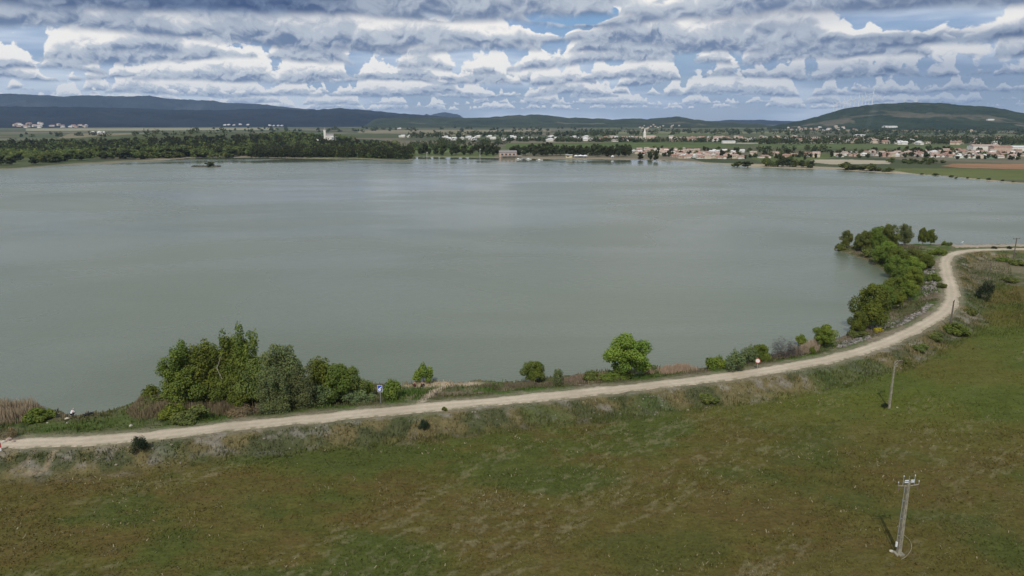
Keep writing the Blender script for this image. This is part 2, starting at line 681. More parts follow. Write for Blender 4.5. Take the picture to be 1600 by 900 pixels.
# ------------------------------------------------------------------ ground sheet (polar grid, finer where it is seen)
print('ground...')
fine = np.linspace(R(-41), R(41), 1150)
coarse = np.linspace(R(41), R(319), 140)[1:-1]
AZ = np.concatenate([fine, coarse])
RR = np.concatenate([np.linspace(0.5, 44, 12), np.geomspace(48, 950, 560), np.geomspace(960, 15500, 220)])
na, nr = len(AZ), len(RR)
X = (RR[:, None] * np.sin(AZ)[None, :]).ravel()
Y = (RR[:, None] * np.cos(AZ)[None, :]).ravel()
Zg, SDL, RDD, SIDE = landscape(X, Y)
ii = (np.arange(nr - 1)[:, None] * na + np.arange(na)[None, :])
jj = (np.arange(nr - 1)[:, None] * na + (np.arange(na)[None, :] + 1) % na)
quads = np.stack([ii, ii + na, jj + na, jj], -1).reshape(-1, 4)


def lerp3(c, d, t):
    return c + (np.asarray(d, float) - c) * t[:, None]


def cover_colour(x, y, sdl, rdd, side):
    """what grows or lies where: albedo per point"""
    r = np.hypot(x, y)
    big = fbm(x * 0.021, y * 0.030, 3, 31)
    mid = fbm(x * 0.09, y * 0.14, 4, 32)
    small = fbm(x * 0.45, y * 0.7, 3, 33)
    n = len(x)
    green = np.array([0.078, 0.088, 0.020])
    c = np.tile(green, (n, 1))
    # meadow: olive green with rusty brown swathes of seeding weed
    brown = sstep(big * 0.55 + mid * 0.45, 0.44, 0.60)
    c = lerp3(c, (0.108, 0.084, 0.024), brown * 0.7)
    c = lerp3(c, (0.110, 0.074, 0.026), sstep(mid * 0.5 + small * 0.5, 0.50, 0.66) * 0.5)
    c = lerp3(c, (0.056, 0.074, 0.019), sstep(1 - mid, 0.50, 0.66) * 0.4)
    # fresh green lane of grass by the foot of the embankment at the right
    gx, gy = at(1330, 625, 0.9)
    fresh = np.exp(-(((x - gx) / 30) ** 2 + ((y - gy) / 12) ** 2)) * (0.3 + 0.9 * mid)
    gx2, gy2 = at(1560, 540, 0.9)
    fresh = fresh + 0.8 * np.exp(-(((x - gx2) / 30) ** 2 + ((y - gy2) / 40) ** 2)) * 0.7 * (0.4 + small)
    c = lerp3(c, (0.098, 0.122, 0.020), np.clip(fresh, 0, 1) * 0.8)
    # dry rough ground in the far corner between the field and the bend
    q = np.array([at(a_, b_, 1.0) for a_, b_ in ((1486, 396), (1660, 394), (1660, 446), (1600, 447), (1556, 442), (1536, 470), (1528, 505), (1496, 528), (1440, 550), (1488, 500))])
    dry_ = inside(x, y, q) & (r < 420)
    dcol = lerp3(np.tile(np.array([0.150, 0.130, 0.078]), (n, 1)), (0.080, 0.088, 0.036), sstep(mid, 0.46, 0.60))
    c = np.where(dry_[:, None], dcol, c)
    # straw-coloured dry stalks, in loose drifts
    ux, uy = x * 0.79 + y * 0.61, -x * 0.61 + y * 0.79
    drift = sstep(fbm(ux * 0.035, uy * 0.14, 3, 41), 0.50, 0.68)
    straw = sstep(fbm(ux * 0.8, uy * 2.2, 3, 42), 0.54, 0.74) * (0.12 + 0.88 * drift)
    c = lerp3(c, (0.25, 0.215, 0.125), straw * 0.35 * (r < 400))
    # embankment: grey-brown stones and dry weed between green patches
    emb = (1 - sstep(rdd, 5.4, 8.4 + 2 * small)) * (side < 0)
    e = np.tile(np.array([0.150, 0.122, 0.056]), (n, 1))
    e = lerp3(e, (0.075, 0.080, 0.035), sstep(fbm(x * 0.28, y * 0.28, 3, 51), 0.42, 0.62))
    e = lerp3(e, (0.24, 0.215, 0.175), sstep(small, 0.55, 0.75) * 0.7)
    e = lerp3(e, (0.060, 0.085, 0.025), sstep(fbm(x * 0.11, y * 0.11, 2, 52), 0.52, 0.66) * 0.7)
    c = lerp3(c, 0, emb * 0) * (1 - emb)[:, None] + e * emb[:, None]
    # lake bank: mixed rough grass, dry reed litter and earth
    bk = ((side > 0) & (rdd < 150) & (sdl < 90)).astype(float)
    b = np.tile(np.array([0.090, 0.092, 0.038]), (n, 1))
    b = lerp3(b, (0.155, 0.125, 0.080), sstep(fbm(x * 0.16, y * 0.16, 3, 61), 0.44, 0.60))
    b = lerp3(b, (0.065, 0.100, 0.022), sstep(fbm(x * 0.13, y * 0.13, 3, 62), 0.50, 0.62))
    b = lerp3(b, (0.26, 0.21, 0.145), sstep(small, 0.58, 0.8) * 0.6)
    # lush green by the anglers' clearing at the left
    gx, gy = at(150, 665, 1)
    lush = np.exp(-(((x - gx) / 15) ** 2 + ((y - gy) / 6) ** 2))
    b = lerp3(b, (0.070, 0.105, 0.022), np.clip(lush * 1.2, 0, 1) * 0.8)
    gx, gy = at(120, 651, 0.3)
    b = lerp3(b, (0.15, 0.12, 0.07), np.clip(np.exp(-(((x - gx) / 4) ** 2 + ((y - gy) / 2) ** 2)) * 1.6, 0, 1) * 0.8)
    # sandy spit
    for (px, py, ax, ay) in ((720, 600, 3.4, 1.4), (690, 601, 3.0, 1.2), (650, 601, 3, 1.3), (665, 602, 2, 1.4)):
        gx, gy = at(px, py, 0.3)
        b = lerp3(b, (0.42, 0.33, 0.22), np.clip(np.exp(-(((x - gx) / ax) ** 2 + ((y - gy) / ay) ** 2)) * 1.8, 0, 1))
    c = c * (1 - bk)[:, None] + b * bk[:, None]
    # verge of the road: pale grit
    verge = (1 - sstep(rdd, 2.0, 2.8 + 1.5 * small)) * (r < 900)
    c = lerp3(c, (0.27, 0.23, 0.16), verge * 0.5)
    q = np.array([at(a_, b_, 1.0) for a_, b_ in ((1484, 380), (1620, 380), (2000, 382), (2000, 391), (1620, 387.6), (1560, 387.6), (1520, 388.4), (1492, 390))])
    sand = inside(x, y, q) & (r < 600)
    c = np.where(sand[:, None], np.array([0.36, 0.29, 0.215]) * (0.8 + 0.35 * small)[:, None], c)
    # footpath to the spit, wheel tracks at far left
    for pth, wd, cc in (([(655, 633), (672, 617), (688, 607), (712, 601)], 0.55, (0.38, 0.31, 0.22)),
                        ([(40, 742), (68, 722), (88, 702)], 0.35, (0.24, 0.19, 0.12)),
                        ([(20, 735), (42, 718), (58, 702)], 0.3, (0.20, 0.165, 0.11))):
        pl = np.array([land(*q)[:2] for q in pth])
        mm = r < 260
        dd = np.full(n, 99.0)
        dd[mm] = seg_dist(x[mm], y[mm], pl, False)[0]
        c = lerp3(c, cc, (1 - sstep(dd, wd * 0.5, wd * 1.6)) * (0.4 + 0.9 * small).clip(0, 1))
    # wet rim and mud under the water
    rim = (1 - sstep(sdl, 0.1, 1.1)) * (r < 500)
    c = lerp3(c, (0.14, 0.115, 0.075), rim * 0.7)
    # ---- far country: strips of vineyard, meadow, ploughed land
    farm = sstep(r, 380, 520) * (y > 200) * sstep(rdd, 150, 220)
    cx, cy = x * 0.0042 + 0.15 * fbm(x * 0.003, y * 0.003, 2, 70), y * 0.0030
    cell = _perm[np.floor(cx).astype(np.int64) & 255, np.floor(cy + 0.5 * _perm[np.floor(cx).astype(np.int64) & 255, 3]).astype(np.int64) & 255]
    pal = np.array([[0.085, 0.098, 0.050], [0.120, 0.128, 0.068], [0.165, 0.145, 0.098], [0.085, 0.095, 0.050],
                    [0.062, 0.076, 0.040], [0.105, 0.128, 0.050], [0.155, 0.135, 0.092], [0.095, 0.098, 0.060]])
    f = pal[np.minimum((cell * 8).astype(int), 7)]
    f = f * (0.80 + 0.4 * fbm(x * 0.01, y * 0.02, 3, 71))[:, None]
    f = lerp3(f, (0.075, 0.085, 0.040), sstep(fbm(x * 0.004, y * 0.004, 3, 72), 0.50, 0.62) * 0.7)
    # beach and earth rim of the far shore
    beachn = fbm(x * 0.006, y * 0.006, 2, 73)
    bw = 7 + 24 * sstep(beachn, 0.42, 0.66) * (1 + 0.5 * sstep(x, 120, 260))
    right = sstep(x, 120, 260)
    f = lerp3(f, (0.34, 0.28, 0.19), (1 - sstep(sdl, bw * 0.5, bw)) * (0.45 + 0.5 * right))
    c = c * (1 - farm)[:, None] + f * farm[:, None]
    polys = [([(40, 201.5), (430, 200.5), (430, 203.5), (40, 205.5)], (0.27, 0.25, 0.15)),
             ([(110, 209), (250, 208), (240, 214.5), (90, 216)], (0.20, 0.17, 0.10)),
             ([(560, 204), (860, 203), (860, 206), (560, 208)], (0.22, 0.19, 0.12)),
             ([(660, 207), (760, 206), (750, 213), (650, 213)], (0.19, 0.17, 0.10)),
             ([(900, 206), (1240, 206), (1240, 209), (900, 209)], (0.17, 0.17, 0.09)),
             ([(1320, 203), (1590, 201), (1600, 204), (1320, 206)], (0.25, 0.20, 0.13)),
             ([(1470, 259), (1490, 255.5), (1700, 256), (1700, 266), (1590, 264), (1500, 262)], (0.27, 0.155, 0.085)),
             ([(1380, 262), (1500, 263), (1700, 268), (1700, 279), (1560, 278), (1440, 270)], (0.115, 0.130, 0.045)),
             ([(1270, 249), (1330, 249), (1395, 251), (1390, 256), (1300, 256), (1262, 253)], (0.36, 0.31, 0.22)),
             ([(635, 226), (740, 227), (735, 235), (640, 235)], (0.095, 0.140, 0.032)),
             ([(790, 224), (1000, 222), (1100, 223), (1180, 229), (950, 231), (790, 233)], (0.088, 0.115, 0.038)),
             ([(1160, 224), (1600, 226), (1600, 234), (1200, 232)], (0.095, 0.118, 0.045)),
             ([(1150, 223), (1320, 222.6), (1320, 224), (1150, 224.6)], (0.30, 0.27, 0.20)),
             ([(1170, 246), (1290, 240), (1320, 245), (1200, 256)], (0.10, 0.120, 0.040)),
             ([(1480, 243), (1560, 243), (1560, 248), (1480, 247)], (0.13, 0.20, 0.12))]
    for pp, cc in polys:
        q = np.array([at(a, b, 2.0) for a, b in pp])
        ins = inside(x, y, q) & (sdl > 3) & (r > 350)
        nz = (0.85 + 0.3 * fbm(x * 0.012, y * 0.02, 3, 75))[:, None]
        c = np.where(ins[:, None], np.array(cc) * nz, c)
    # lake bed
    c = np.where((sdl < -0.2)[:, None], np.array([0.12, 0.11, 0.075]), c)
    return np.clip(c, 0.01, 0.8)


TONE = cover_colour(X, Y, SDL, RDD, SIDE)
me = np_mesh('ground', np.stack([X, Y, Zg], -1), quads, smooth=True, attrs={'tone': TONE, 'rough_land': ((RDD < 11) | (SIDE > 0)).astype(float)})
gm = bpy.data.materials.new('land_cover')
gm.use_nodes = True
t = NT(gm.node_tree)
bs = gm.node_tree.nodes['Principled BSDF']
bs.inputs['Roughness'].default_value = 1.0
bs.inputs['Specular IOR Level'].default_value = 0.05
pos = t.node('ShaderNodeNewGeometry').outputs['Position']
ln = t.vmath('LENGTH', pos)
nearf = t.smooth(ln, 110, 420, 1.0, 0.0)
tone = t.attr('tone', 'Color')
n1 = t.noise(pos, 2.3, 5, 0.68)
n2 = t.noise(t.vmath('MULTIPLY', pos, (1, 1.7, 1)), 0.55, 4, 0.62, 0.6)
n3 = t.noise(pos, 0.02, 4, 0.6)
v = t.math('MULTIPLY', t.math('MULTIPLY_ADD', n1, 1.1, 0.45), t.math('MULTIPLY_ADD', n2, 0.9, 0.55))
v = t.fmix(nearf, t.math('MULTIPLY_ADD', n3, 0.7, 0.65), v)
c = t.vmath('SCALE', tone, scale=v)
# scattered pale seed heads and dead stalks
rot = t.node('ShaderNodeVectorRotate', rotation_type='Z_AXIS')
t.put(rot.inputs['Vector'], pos)
rot.inputs['Angle'].default_value = R(-38)
fl = t.noise(t.vmath('MULTIPLY', rot.outputs[0], (0.6, 1.3, 1)), 7.5, 3, 0.65, 0.8)
fz = t.noise(t.vmath('MULTIPLY', rot.outputs[0], (0.4, 1.7, 1)), 0.14, 3, 0.6, 0.4)
fm = t.math('MULTIPLY', t.smooth(fl, 0.57, 0.68), t.smooth(fz, 0.50, 0.66, 0.04, 0.85))
c = t.mix(t.math('MULTIPLY', fm, nearf), c, (0.26, 0.235, 0.14))
t.put(bs.inputs['Base Color'], c)
bp = t.node('ShaderNodeBump')
bp.inputs['Distance'].default_value = 0.35
t.put(bp.inputs['Strength'], t.math('MULTIPLY', nearf, 0.75))
t.put(bp.inputs['Height'], t.math('ADD', n1, t.math('MULTIPLY', n2, 1.2)))
t.l.new(bp.outputs[0], bs.inputs['Normal'])
ground = tag(link('ground', me, gm), 'olive meadow, rough lake bank and the patchwork of fields beyond', kind='structure')

# ------------------------------------------------------------------ water
wm = bpy.data.materials.new('lake_water')
wm.use_nodes = True
t = NT(wm.node_tree)
bs = wm.node_tree.nodes['Principled BSDF']
pos = t.node('ShaderNodeNewGeometry').outputs['Position']
ln = t.vmath('LENGTH', pos)
silt_sheen = t.noise(t.vmath('MULTIPLY', pos, (0.35, 1, 1)), 0.008, 4, 0.55, 0.5)  # broad swings of water colour: silt, plus the lake's uneven sheen painted in
gust = t.noise(t.vmath('MULTIPLY', pos, (0.5, 1, 1)), 0.016, 3, 0.5, 0.8)
t.put(bs.inputs['Base Color'], t.mix(t.smooth(silt_sheen, 0.3, 0.7), (0.104, 0.122, 0.080), (0.142, 0.160, 0.108)))
bs.inputs['IOR'].default_value = 1.33
bs.inputs['Specular IOR Level'].default_value = 0.5
# sheltered calm strip under the far shore mirrors the bank; the open water is rippled
sx = t.node('ShaderNodeSeparateXYZ')
t.put(sx.inputs[0], pos)
calm = t.smooth(sx.outputs[1], 700, 860)
calm = t.math('MULTIPLY', calm, t.smooth(gust, 0.42, 0.60, 1.0, 0.35))
# a broad slick of slacker wind in the middle of the lake
def bell(cx0, cy0, sx0, sy0):
    u_ = t.math('MULTIPLY', t.math('SUBTRACT', sx.outputs[0], cx0), 1 / sx0)
    v_ = t.math('MULTIPLY', t.math('SUBTRACT', sx.outputs[1], cy0), 1 / sy0)
    return t.math('EXPONENT', t.math('MULTIPLY', t.math('ADD', t.math('MULTIPLY', u_, u_), t.math('MULTIPLY', v_, v_)), -1.0))


slick = t.math('MULTIPLY', bell(-70, 520, 190, 330), t.smooth(gust, 0.3, 0.6, 1.0, 0.6))
rgh = t.fmix(slick, t.smooth(gust, 0.35, 0.65, 0.26, 0.38), 0.10)
t.put(bs.inputs['Roughness'], t.fmix(calm, rgh, 0.05))
wv = t.noise(t.vmath('MULTIPLY', pos, (0.8, 1.3, 1)), 1.1, 4, 0.62)
wv2 = t.noise(t.vmath('MULTIPLY', pos, (0.5, 1.2, 1)), 0.22, 3, 0.55)
bp = t.node('ShaderNodeBump')
bp.inputs['Distance'].default_value = 0.20
t.put(bp.inputs['Strength'], t.math('MULTIPLY', t.smooth(ln, 120, 900, 0.55, 0.12), t.math('MULTIPLY', t.fmix(calm, 1.0, 0.10), t.fmix(slick, 1.0, 0.45))))
t.put(bp.inputs['Height'], t.math('ADD', wv, t.math('MULTIPLY', wv2, 0.8)))
t.l.new(bp.outputs[0], bs.inputs['Normal'])
lc = lake.mean(0)
big = lc + (lake - lc) * 1.0
xs0, ys0 = lake.min(0) - 30
xs1, ys1 = lake.max(0) + 30
gxn, gyn = 60, 60
gx_, gy_ = np.meshgrid(np.linspace(xs0, xs1, gxn), np.linspace(ys0, ys1, gyn))
V = np.stack([gx_.ravel(), gy_.ravel(), np.zeros(gx_.size)], -1)
ii = (np.arange(gyn - 1)[:, None] * gxn + np.arange(gxn - 1)[None, :])
water = tag(link('water', np_mesh('water', V, np.stack([ii, ii + 1, ii + gxn + 1, ii + gxn], -1).reshape(-1, 4)), wm),
            'grey-green rippled lake', kind='structure')

# ------------------------------------------------------------------ gravel road
seg = np.diff(road, axis=0)
tan = np.vstack([seg, seg[-1:]])
tan = tan / np.linalg.norm(tan, axis=1)[:, None]
L = np.concatenate([[0], np.cumsum(np.linalg.norm(seg, axis=1))])
Ls = np.arange(0, L[-1], 0.8)
cx_, cy_ = np.interp(Ls, L, road[:, 0]), np.interp(Ls, L, road[:, 1])
txx, tyy = np.gradient(cx_), np.gradient(cy_)
nn = np.hypot(txx, tyy)
nx_, ny_ = -tyy / nn, txx / nn
prof = [(-1.4, -0.2), (-1.0, 0.0), (-0.62, 0.03), (-0.42, -0.015), (0.0, 0.05), (0.42, -0.015), (0.62, 0.03), (1.0, 0.0), (1.4, -0.2)]
wl = 1.45 + 1.1 * (fbm(Ls * 0.4, Ls * 0, 3, 81) - 0.5)
wr = 1.45 + 1.1 * (fbm(Ls * 0.4, Ls * 0, 3, 82) - 0.5)
V, A = [], []
for o_, zz in prof:
    wd = np.where(o_ < 0, wr, wl)
    V.append(np.stack([cx_ + nx_ * o_ * wd, cy_ + ny_ * o_ * wd, np.full(len(Ls), ROAD_Z + zz)], -1))
    A.append(np.full(len(Ls), o_))
V = np.stack(V, 1).reshape(-1, 3)
A = np.stack(A, 1).reshape(-1)
k = len(prof)
ii = (np.arange(len(Ls) - 1)[:, None] * k + np.arange(k - 1)[None, :])
me = np_mesh('road', V, np.stack([ii, ii + k, ii + k + 1, ii + 1], -1).reshape(-1, 4), smooth=True, attrs={'across': A})
me.flip_normals()
rm = bpy.data.materials.new('gravel')
rm.use_nodes = True
t = NT(rm.node_tree)
bs = rm.node_tree.nodes['Principled BSDF']
bs.inputs['Roughness'].default_value = 1.0
bs.inputs['Specular IOR Level'].default_value = 0.1
pos = t.node('ShaderNodeNewGeometry').outputs['Position']
ac = t.math('ABSOLUTE', t.attr('across'))
n1 = t.noise(pos, 1.1, 5, 0.65)
n2 = t.noise(pos, 0.12, 3, 0.6)
n3 = t.noise(pos, 7.0, 3, 0.6)
c = t.mix(t.smooth(n2, 0.3, 0.7), (0.42, 0.345, 0.245), (0.51, 0.425, 0.31))
tr = t.smooth(t.math('ABSOLUTE', t.math('SUBTRACT', ac, 0.42)), 0.10, 0.26)
c = t.mix(t.math('MULTIPLY', tr, 0.22), c, (0.30, 0.255, 0.19))
c = t.mix(t.math('MULTIPLY', t.smooth(ac, 0.62, 1.05), t.smooth(n1, 0.40, 0.62)), c, (0.19, 0.17, 0.10))
c = t.vmath('SCALE', c, scale=t.math('MULTIPLY', t.math('MULTIPLY_ADD', n1, 0.5, 0.75), t.math('MULTIPLY_ADD', n3, 0.3, 0.85)))
t.put(bs.inputs['Base Color'], c)
bp = t.node('ShaderNodeBump')
bp.inputs['Distance'].default_value = 0.05
bp.inputs['Strength'].default_value = 0.6
t.put(bp.inputs['Height'], n3)
t.l.new(bp.outputs[0], bs.inputs['Normal'])
tag(link('road', me, rm), 'pale gravel track curving along the lake bank', kind='structure')

# ------------------------------------------------------------------ hills
print('hills...')


def hill_mat(name, ca, cb, cc, sc=0.004, patch=0.60):
    m = bpy.data.materials.new(name)
    m.use_nodes = True
    t = NT(m.node_tree)
    bs = m.node_tree.nodes['Principled BSDF']
    bs.inputs['Roughness'].default_value = 1.0
    bs.inputs['Specular IOR Level'].default_value = 0.0
    pos = t.node('ShaderNodeNewGeometry').outputs['Position']
    n1 = t.noise(pos, sc, 5, 0.65)
    n2 = t.noise(pos, sc * 5, 4, 0.7)
    c = t.mix(t.smooth(n1, 0.35, 0.62), ca, cb)
    up = t.attr('low')
    n3 = t.noise(t.vmath('MULTIPLY', pos, (1, 0.6, 1.0)), sc * 0.55, 4, 0.62)
    c = t.mix(t.math('MULTIPLY', t.smooth(n3, patch, patch + 0.05), t.math('MULTIPLY_ADD', up, 0.75, 0.25)), c, cc)
    c = t.vmath('SCALE', c, scale=t.math('MULTIPLY_ADD', n2, 1.3, 0.35))
    t.put(bs.inputs['Base Color'], c)
    bp = t.node('ShaderNodeBump')
    bp.inputs['Distance'].default_value = 26
    bp.inputs['Strength'].default_value = 1.0
    t.put(bp.inputs['Height'], t.math('ADD', n2, n1))
    t.l.new(bp.outputs[0], bs.inputs['Normal'])
    return m


def hills(crest, dist, depth, seed, material, label, rough=0.22, foot=0.0):
    """a range of hills: crest line given by its silhouette, at its real distance"""
    xs = np.array([q[0] for q in crest], float)
    ys = np.array([q[1] for q in crest], float)
    ncol, nrow = int((xs[-1] - xs[0]) / 2.2) + 2, 70
    pxs = np.linspace(xs[0], xs[-1], ncol)
    pys = np.interp(pxs, xs, ys)
    pys = pys + (fbm(pxs * 0.11, pxs * 0, 3, seed) - 0.5) * 2.2
    # crest height from its direction
    dx = (pxs - 800) / F
    dy = (450 - pys) / F
    Yd = CT + dy * ST
    Zd = -ST + dy * CT
    az = np.arctan2(dx, Yd)
    el = Zd / np.hypot(dx, Yd)
    Hc = HCAM + el * dist
    ends = np.minimum(1, np.minimum(np.arange(ncol), np.arange(ncol)[::-1]) / 12.0)
    Hc = np.maximum(Hc, 2) * ends
    s = np.linspace(-1, 1, nrow)
    r = dist + s * depth
    Xh = r[:, None] * np.sin(az)[None, :]
    Yh = r[:, None] * np.cos(az)[None, :]
    base = np.cos(np.clip(s, -1, 1) * math.pi / 2) ** (1.15 if foot == 0 else 1.5)
    rdg = 1 - np.abs(fbm(Xh / (depth * 0.30), Yh / (depth * 0.45), 5, seed + 1) - 0.5) * 2 * 1.9
    fall = 1 - np.exp(-(s / 0.28) ** 2)
    Zh = Hc[None, :] * base[:, None] * (1 - rough * fall[:, None] * (1 - rdg) * 2.2)
    Zh = np.maximum(Zh, 0) + 0.5
    Zh[0] = Zh[-1] = -6
    Zh[:, 0] = Zh[:, -1] = -6
    ii = (np.arange(nrow - 1)[:, None] * ncol + np.arange(ncol - 1)[None, :])
    fc = np.stack([ii, ii + ncol, ii + ncol + 1, ii + 1], -1).reshape(-1, 4)
    low = np.clip(1 - Zh / np.maximum(Hc[None, :], 1) * 1.3, 0, 1).ravel()
    me = np_mesh('hills', np.stack([Xh.ravel(), Yh.ravel(), Zh.ravel()], -1), fc, smooth=True, attrs={'low': low})
    me.flip_normals()
    return tag(link('hills', me, material), label, kind='structure')


hm_dark = hill_mat('shaded_forest_hill', (0.010, 0.015, 0.024), (0.020, 0.027, 0.036), (0.080, 0.082, 0.078), 0.0025, 0.60)  # cloud shade over the left ridges is put into this darker forest colour
hm_mid = hill_mat('garrigue_hill', (0.028, 0.040, 0.020), (0.050, 0.060, 0.032), (0.15, 0.135, 0.085), 0.003, 0.57)
hm_right = hill_mat('scrub_hill', (0.024, 0.038, 0.020), (0.040, 0.054, 0.028), (0.17, 0.145, 0.10), 0.004, 0.58)
hills([(-520, 160), (-200, 150), (0, 146), (40, 147.5), (75, 149), (100, 151), (140, 149), (200, 151), (232, 149.5), (260, 154), (290, 156),
       (330, 157), (360, 161), (400, 162), (450, 168), (490, 171), (540, 175), (620, 182), (700, 189)], 12500, 2200, 101, hm_dark,
      'long dark blue mountain ridge along the left horizon')
hills([(-520, 172), (-200, 168), (0, 166), (60, 167), (180, 168), (260, 171), (340, 172), (400, 170), (440, 170), (480, 172), (530, 169), (560, 171),
       (600, 175), (660, 180), (700, 183), (760, 186), (820, 189), (900, 193)], 8200, 2300, 103, hm_dark,
      'lower dark wooded slope in front of the left ridge')
hills([(640, 186), (655, 179), (663, 177.5), (672, 180), (684, 177), (695, 175.5), (706, 177.5), (722, 181), (745, 187)], 14000, 1000, 105, hm_dark,
      'small blue peaks far off behind the middle of the plain')
hills([(560, 188), (620, 184), (680, 183), (720, 184.5), (760, 183.5), (800, 180), (820, 180.5), (840, 178.5), (862, 181), (885, 184), (920, 184.5),
       (960, 186.5), (980, 185), (1010, 186), (1040, 184), (1063, 182), (1080, 186), (1110, 189.5), (1160, 192), (1220, 196)], 6800, 2000, 107, hm_mid,
      'low scrub-covered hills along the middle horizon', foot=1)
hills([(1040, 194), (1100, 190), (1140, 187.5), (1190, 187.5), (1240, 189.5), (1290, 191), (1360, 194)], 11500, 1800, 109, hm_dark,
      'pale flat ridge far off between the two nearer hills')
hills([(1190, 199), (1225, 193.5), (1245, 189.5), (1262, 186), (1290, 178), (1320, 170), (1350, 165), (1375, 162), (1400, 161.5), (1450, 160), (1480, 162), (1500, 164.5),
       (1540, 166), (1570, 171), (1600, 177), (1680, 188), (1780, 190), (2000, 194)], 5600, 1500, 111, hm_right,
      'broad dark green hill with the wind farm on its shoulder', rough=0.16)
#@@BUILD2@@

# ------------------------------------------------------------------ plants
print('plants...')
M['leaf_green'] = leaf_mat('leaf_green', (0.140, 0.185, 0.034))
M['leaf_bright'] = leaf_mat('leaf_bright', (0.175, 0.232, 0.036))
M['leaf_olive'] = leaf_mat('leaf_olive', (0.150, 0.180, 0.048))
M['leaf_grey'] = leaf_mat('leaf_grey', (0.150, 0.185, 0.075))
M['leaf_dark'] = leaf_mat('leaf_dark', (0.040, 0.062, 0.032))
M['leaf_far'] = leaf_mat('leaf_far', (0.062, 0.076, 0.034), 0.6)
M['leaf_far_light'] = leaf_mat('leaf_far_light', (0.135, 0.165, 0.052), 0.4)
M['twigs'] = leaf_mat('twigs', (0.125, 0.115, 0.110), 0.2)
M['flower_yellow'] = leaf_mat('flower_yellow', (0.42, 0.36, 0.02), 0.2)
M['dry'] = leaf_mat('dry', (0.21, 0.17, 0.095), 0.2, 0.2)


def leaves(centres, radii, n, size, g, fill=0.5, up=0.35, thin=1.0):
    """quads spread through a set of ellipsoid clumps; returns vertices, faces, tone"""
    centres = np.asarray(centres, float)
    radii = np.asarray(radii, float)
    vol = radii.prod(1) ** 0.7
    pick = g.choice(len(centres), n, p=vol / vol.sum())
    d = g.normal(size=(n, 3))
    d /= np.linalg.norm(d, axis=1)[:, None]
    rad = fill + (1.1 - fill) * g.random(n) ** 0.6 + 0.32 * g.random(n) ** 5
    lump = 0.86 + 0.28 * g.random((len(centres), 1))[pick]
    p = centres[pick] + d * radii[pick] * rad[:, None] * lump
    nrm = d + g.normal(size=(n, 3)) * 0.55 + np.array([0, 0, up])
    nrm /= np.linalg.norm(nrm, axis=1)[:, None]
    a = np.cross(nrm, g.normal(size=(n, 3)))
    a /= np.linalg.norm(a, axis=1)[:, None]
    b = np.cross(nrm, a)
    s = size * (0.6 + 0.8 * g.random(n))[:, None]
    a = a * s * 0.5
    b = b * s * 0.5 * thin
    V = np.stack([p - a - b * 0.3, p + a * 0.2 - b, p + a + b * 0.3, p - a * 0.2 + b], 1).reshape(-1, 3)
    Fc = np.arange(n * 4).reshape(-1, 4)
    clump_tone = g.random(len(centres))[pick]
    tone = np.clip(0.5 * clump_tone + 0.5 * g.random(n), 0, 1)
    return V, Fc, tone


def clumps_round(g, w, h, z0, k=34):
    """clumps filling an irregular rounded crown between z0 and h"""
    c, r = [], []
    H = h - z0
    for i in range(k):
        th = g.random() * 2 * math.pi
        u = (i + 0.5) / k
        zz = z0 + H * (0.12 + 0.80 * u)
        prof = math.sin(math.pi * (0.18 + 0.74 * u)) ** 0.7
        rr = w / 2 * prof * (0.25 + 0.68 * g.random() ** 0.7)
        s = w * (0.085 + 0.075 * g.random()) * (0.75 + 0.5 * prof)
        c.append((rr * math.cos(th), rr * math.sin(th), zz))
        r.append((s, s, s * (0.75 + 0.3 * g.random())))
    c.append((0, 0, z0 + H * 0.45))
    r.append((w * 0.24, w * 0.24, H * 0.32))
    return c, r


def clumps_spires(g, w, h, z0, stems=7):
    """several upright leaders like young poplars"""
    c, r = [], []
    for i in range(stems):
        th = g.random() * 2 * math.pi
        q = 0 if i == 0 else w * (0.14 + 0.2 * g.random())
        x, y = q * math.cos(th), q * math.sin(th)
        hh = h * (1.0 if i == 0 else 0.72 + 0.24 * g.random())
        n = 9
        for k in range(n):
            u = k / (n - 1)
            s = w * (0.22 - 0.12 * u) * (0.75 + 0.5 * g.random())
            c.append((x * (1 + 0.25 * u) + g.normal() * 0.085 * w, y * (1 + 0.25 * u) + g.normal() * 0.085 * w, z0 + (hh - z0) * (0.08 + 0.86 * u)))
            r.append((s, s, (hh - z0) * 0.12))
    return c, r


def clumps_bush(g, w, h, k=17):
    c, r = [], []
    for i in range(k):
        th = g.random() * 2 * math.pi
        q = w / 2 * 0.8 * math.sqrt(g.random())
        s = w * (0.09 + 0.08 * g.random())
        top = h * (1 - 0.45 * (q / (w / 2)) ** 2) * (0.55 + 0.5 * g.random())
        c.append((q * math.cos(th), q * math.sin(th), max(top - s, h * 0.25)))
        r.append((s, s, max(s, h * 0.25)))
    return c, r


def limbs(c, h, rad, g, n=9, mat_=None, bend=0.25):
    """tapered trunk with limbs that run up into the clumps"""
    mb = MB()
    top = max(p[2] for p in c)
    sway = [(g.normal() * 0.02 * h, g.normal() * 0.02 * h) for _ in range(5)]
    pts = [(sway[i][0] * i, sway[i][1] * i, -0.3 + (top * 0.85 + 0.3) * i / 4) for i in range(5)]
    mb.tube(pts, [rad * (1.25, 0.95, 0.7, 0.45, 0.18)[i] for i in range(5)], 7)
    idx = g.choice(len(c), min(n, len(c)), replace=False)
    for i in idx:
        q = Vector(c[i])
        z0 = max(0.15, q.z * (0.35 + 0.2 * g.random()))
        s0 = Vector((sway[1][0], sway[1][1], z0))
        m = s0.lerp(q, 0.5) + Vector((0, 0, -0.04 * h))
        mb.tube([s0, m, q], [rad * 0.45, rad * 0.28, rad * 0.08], 5)
    return mb


PROTO = {}


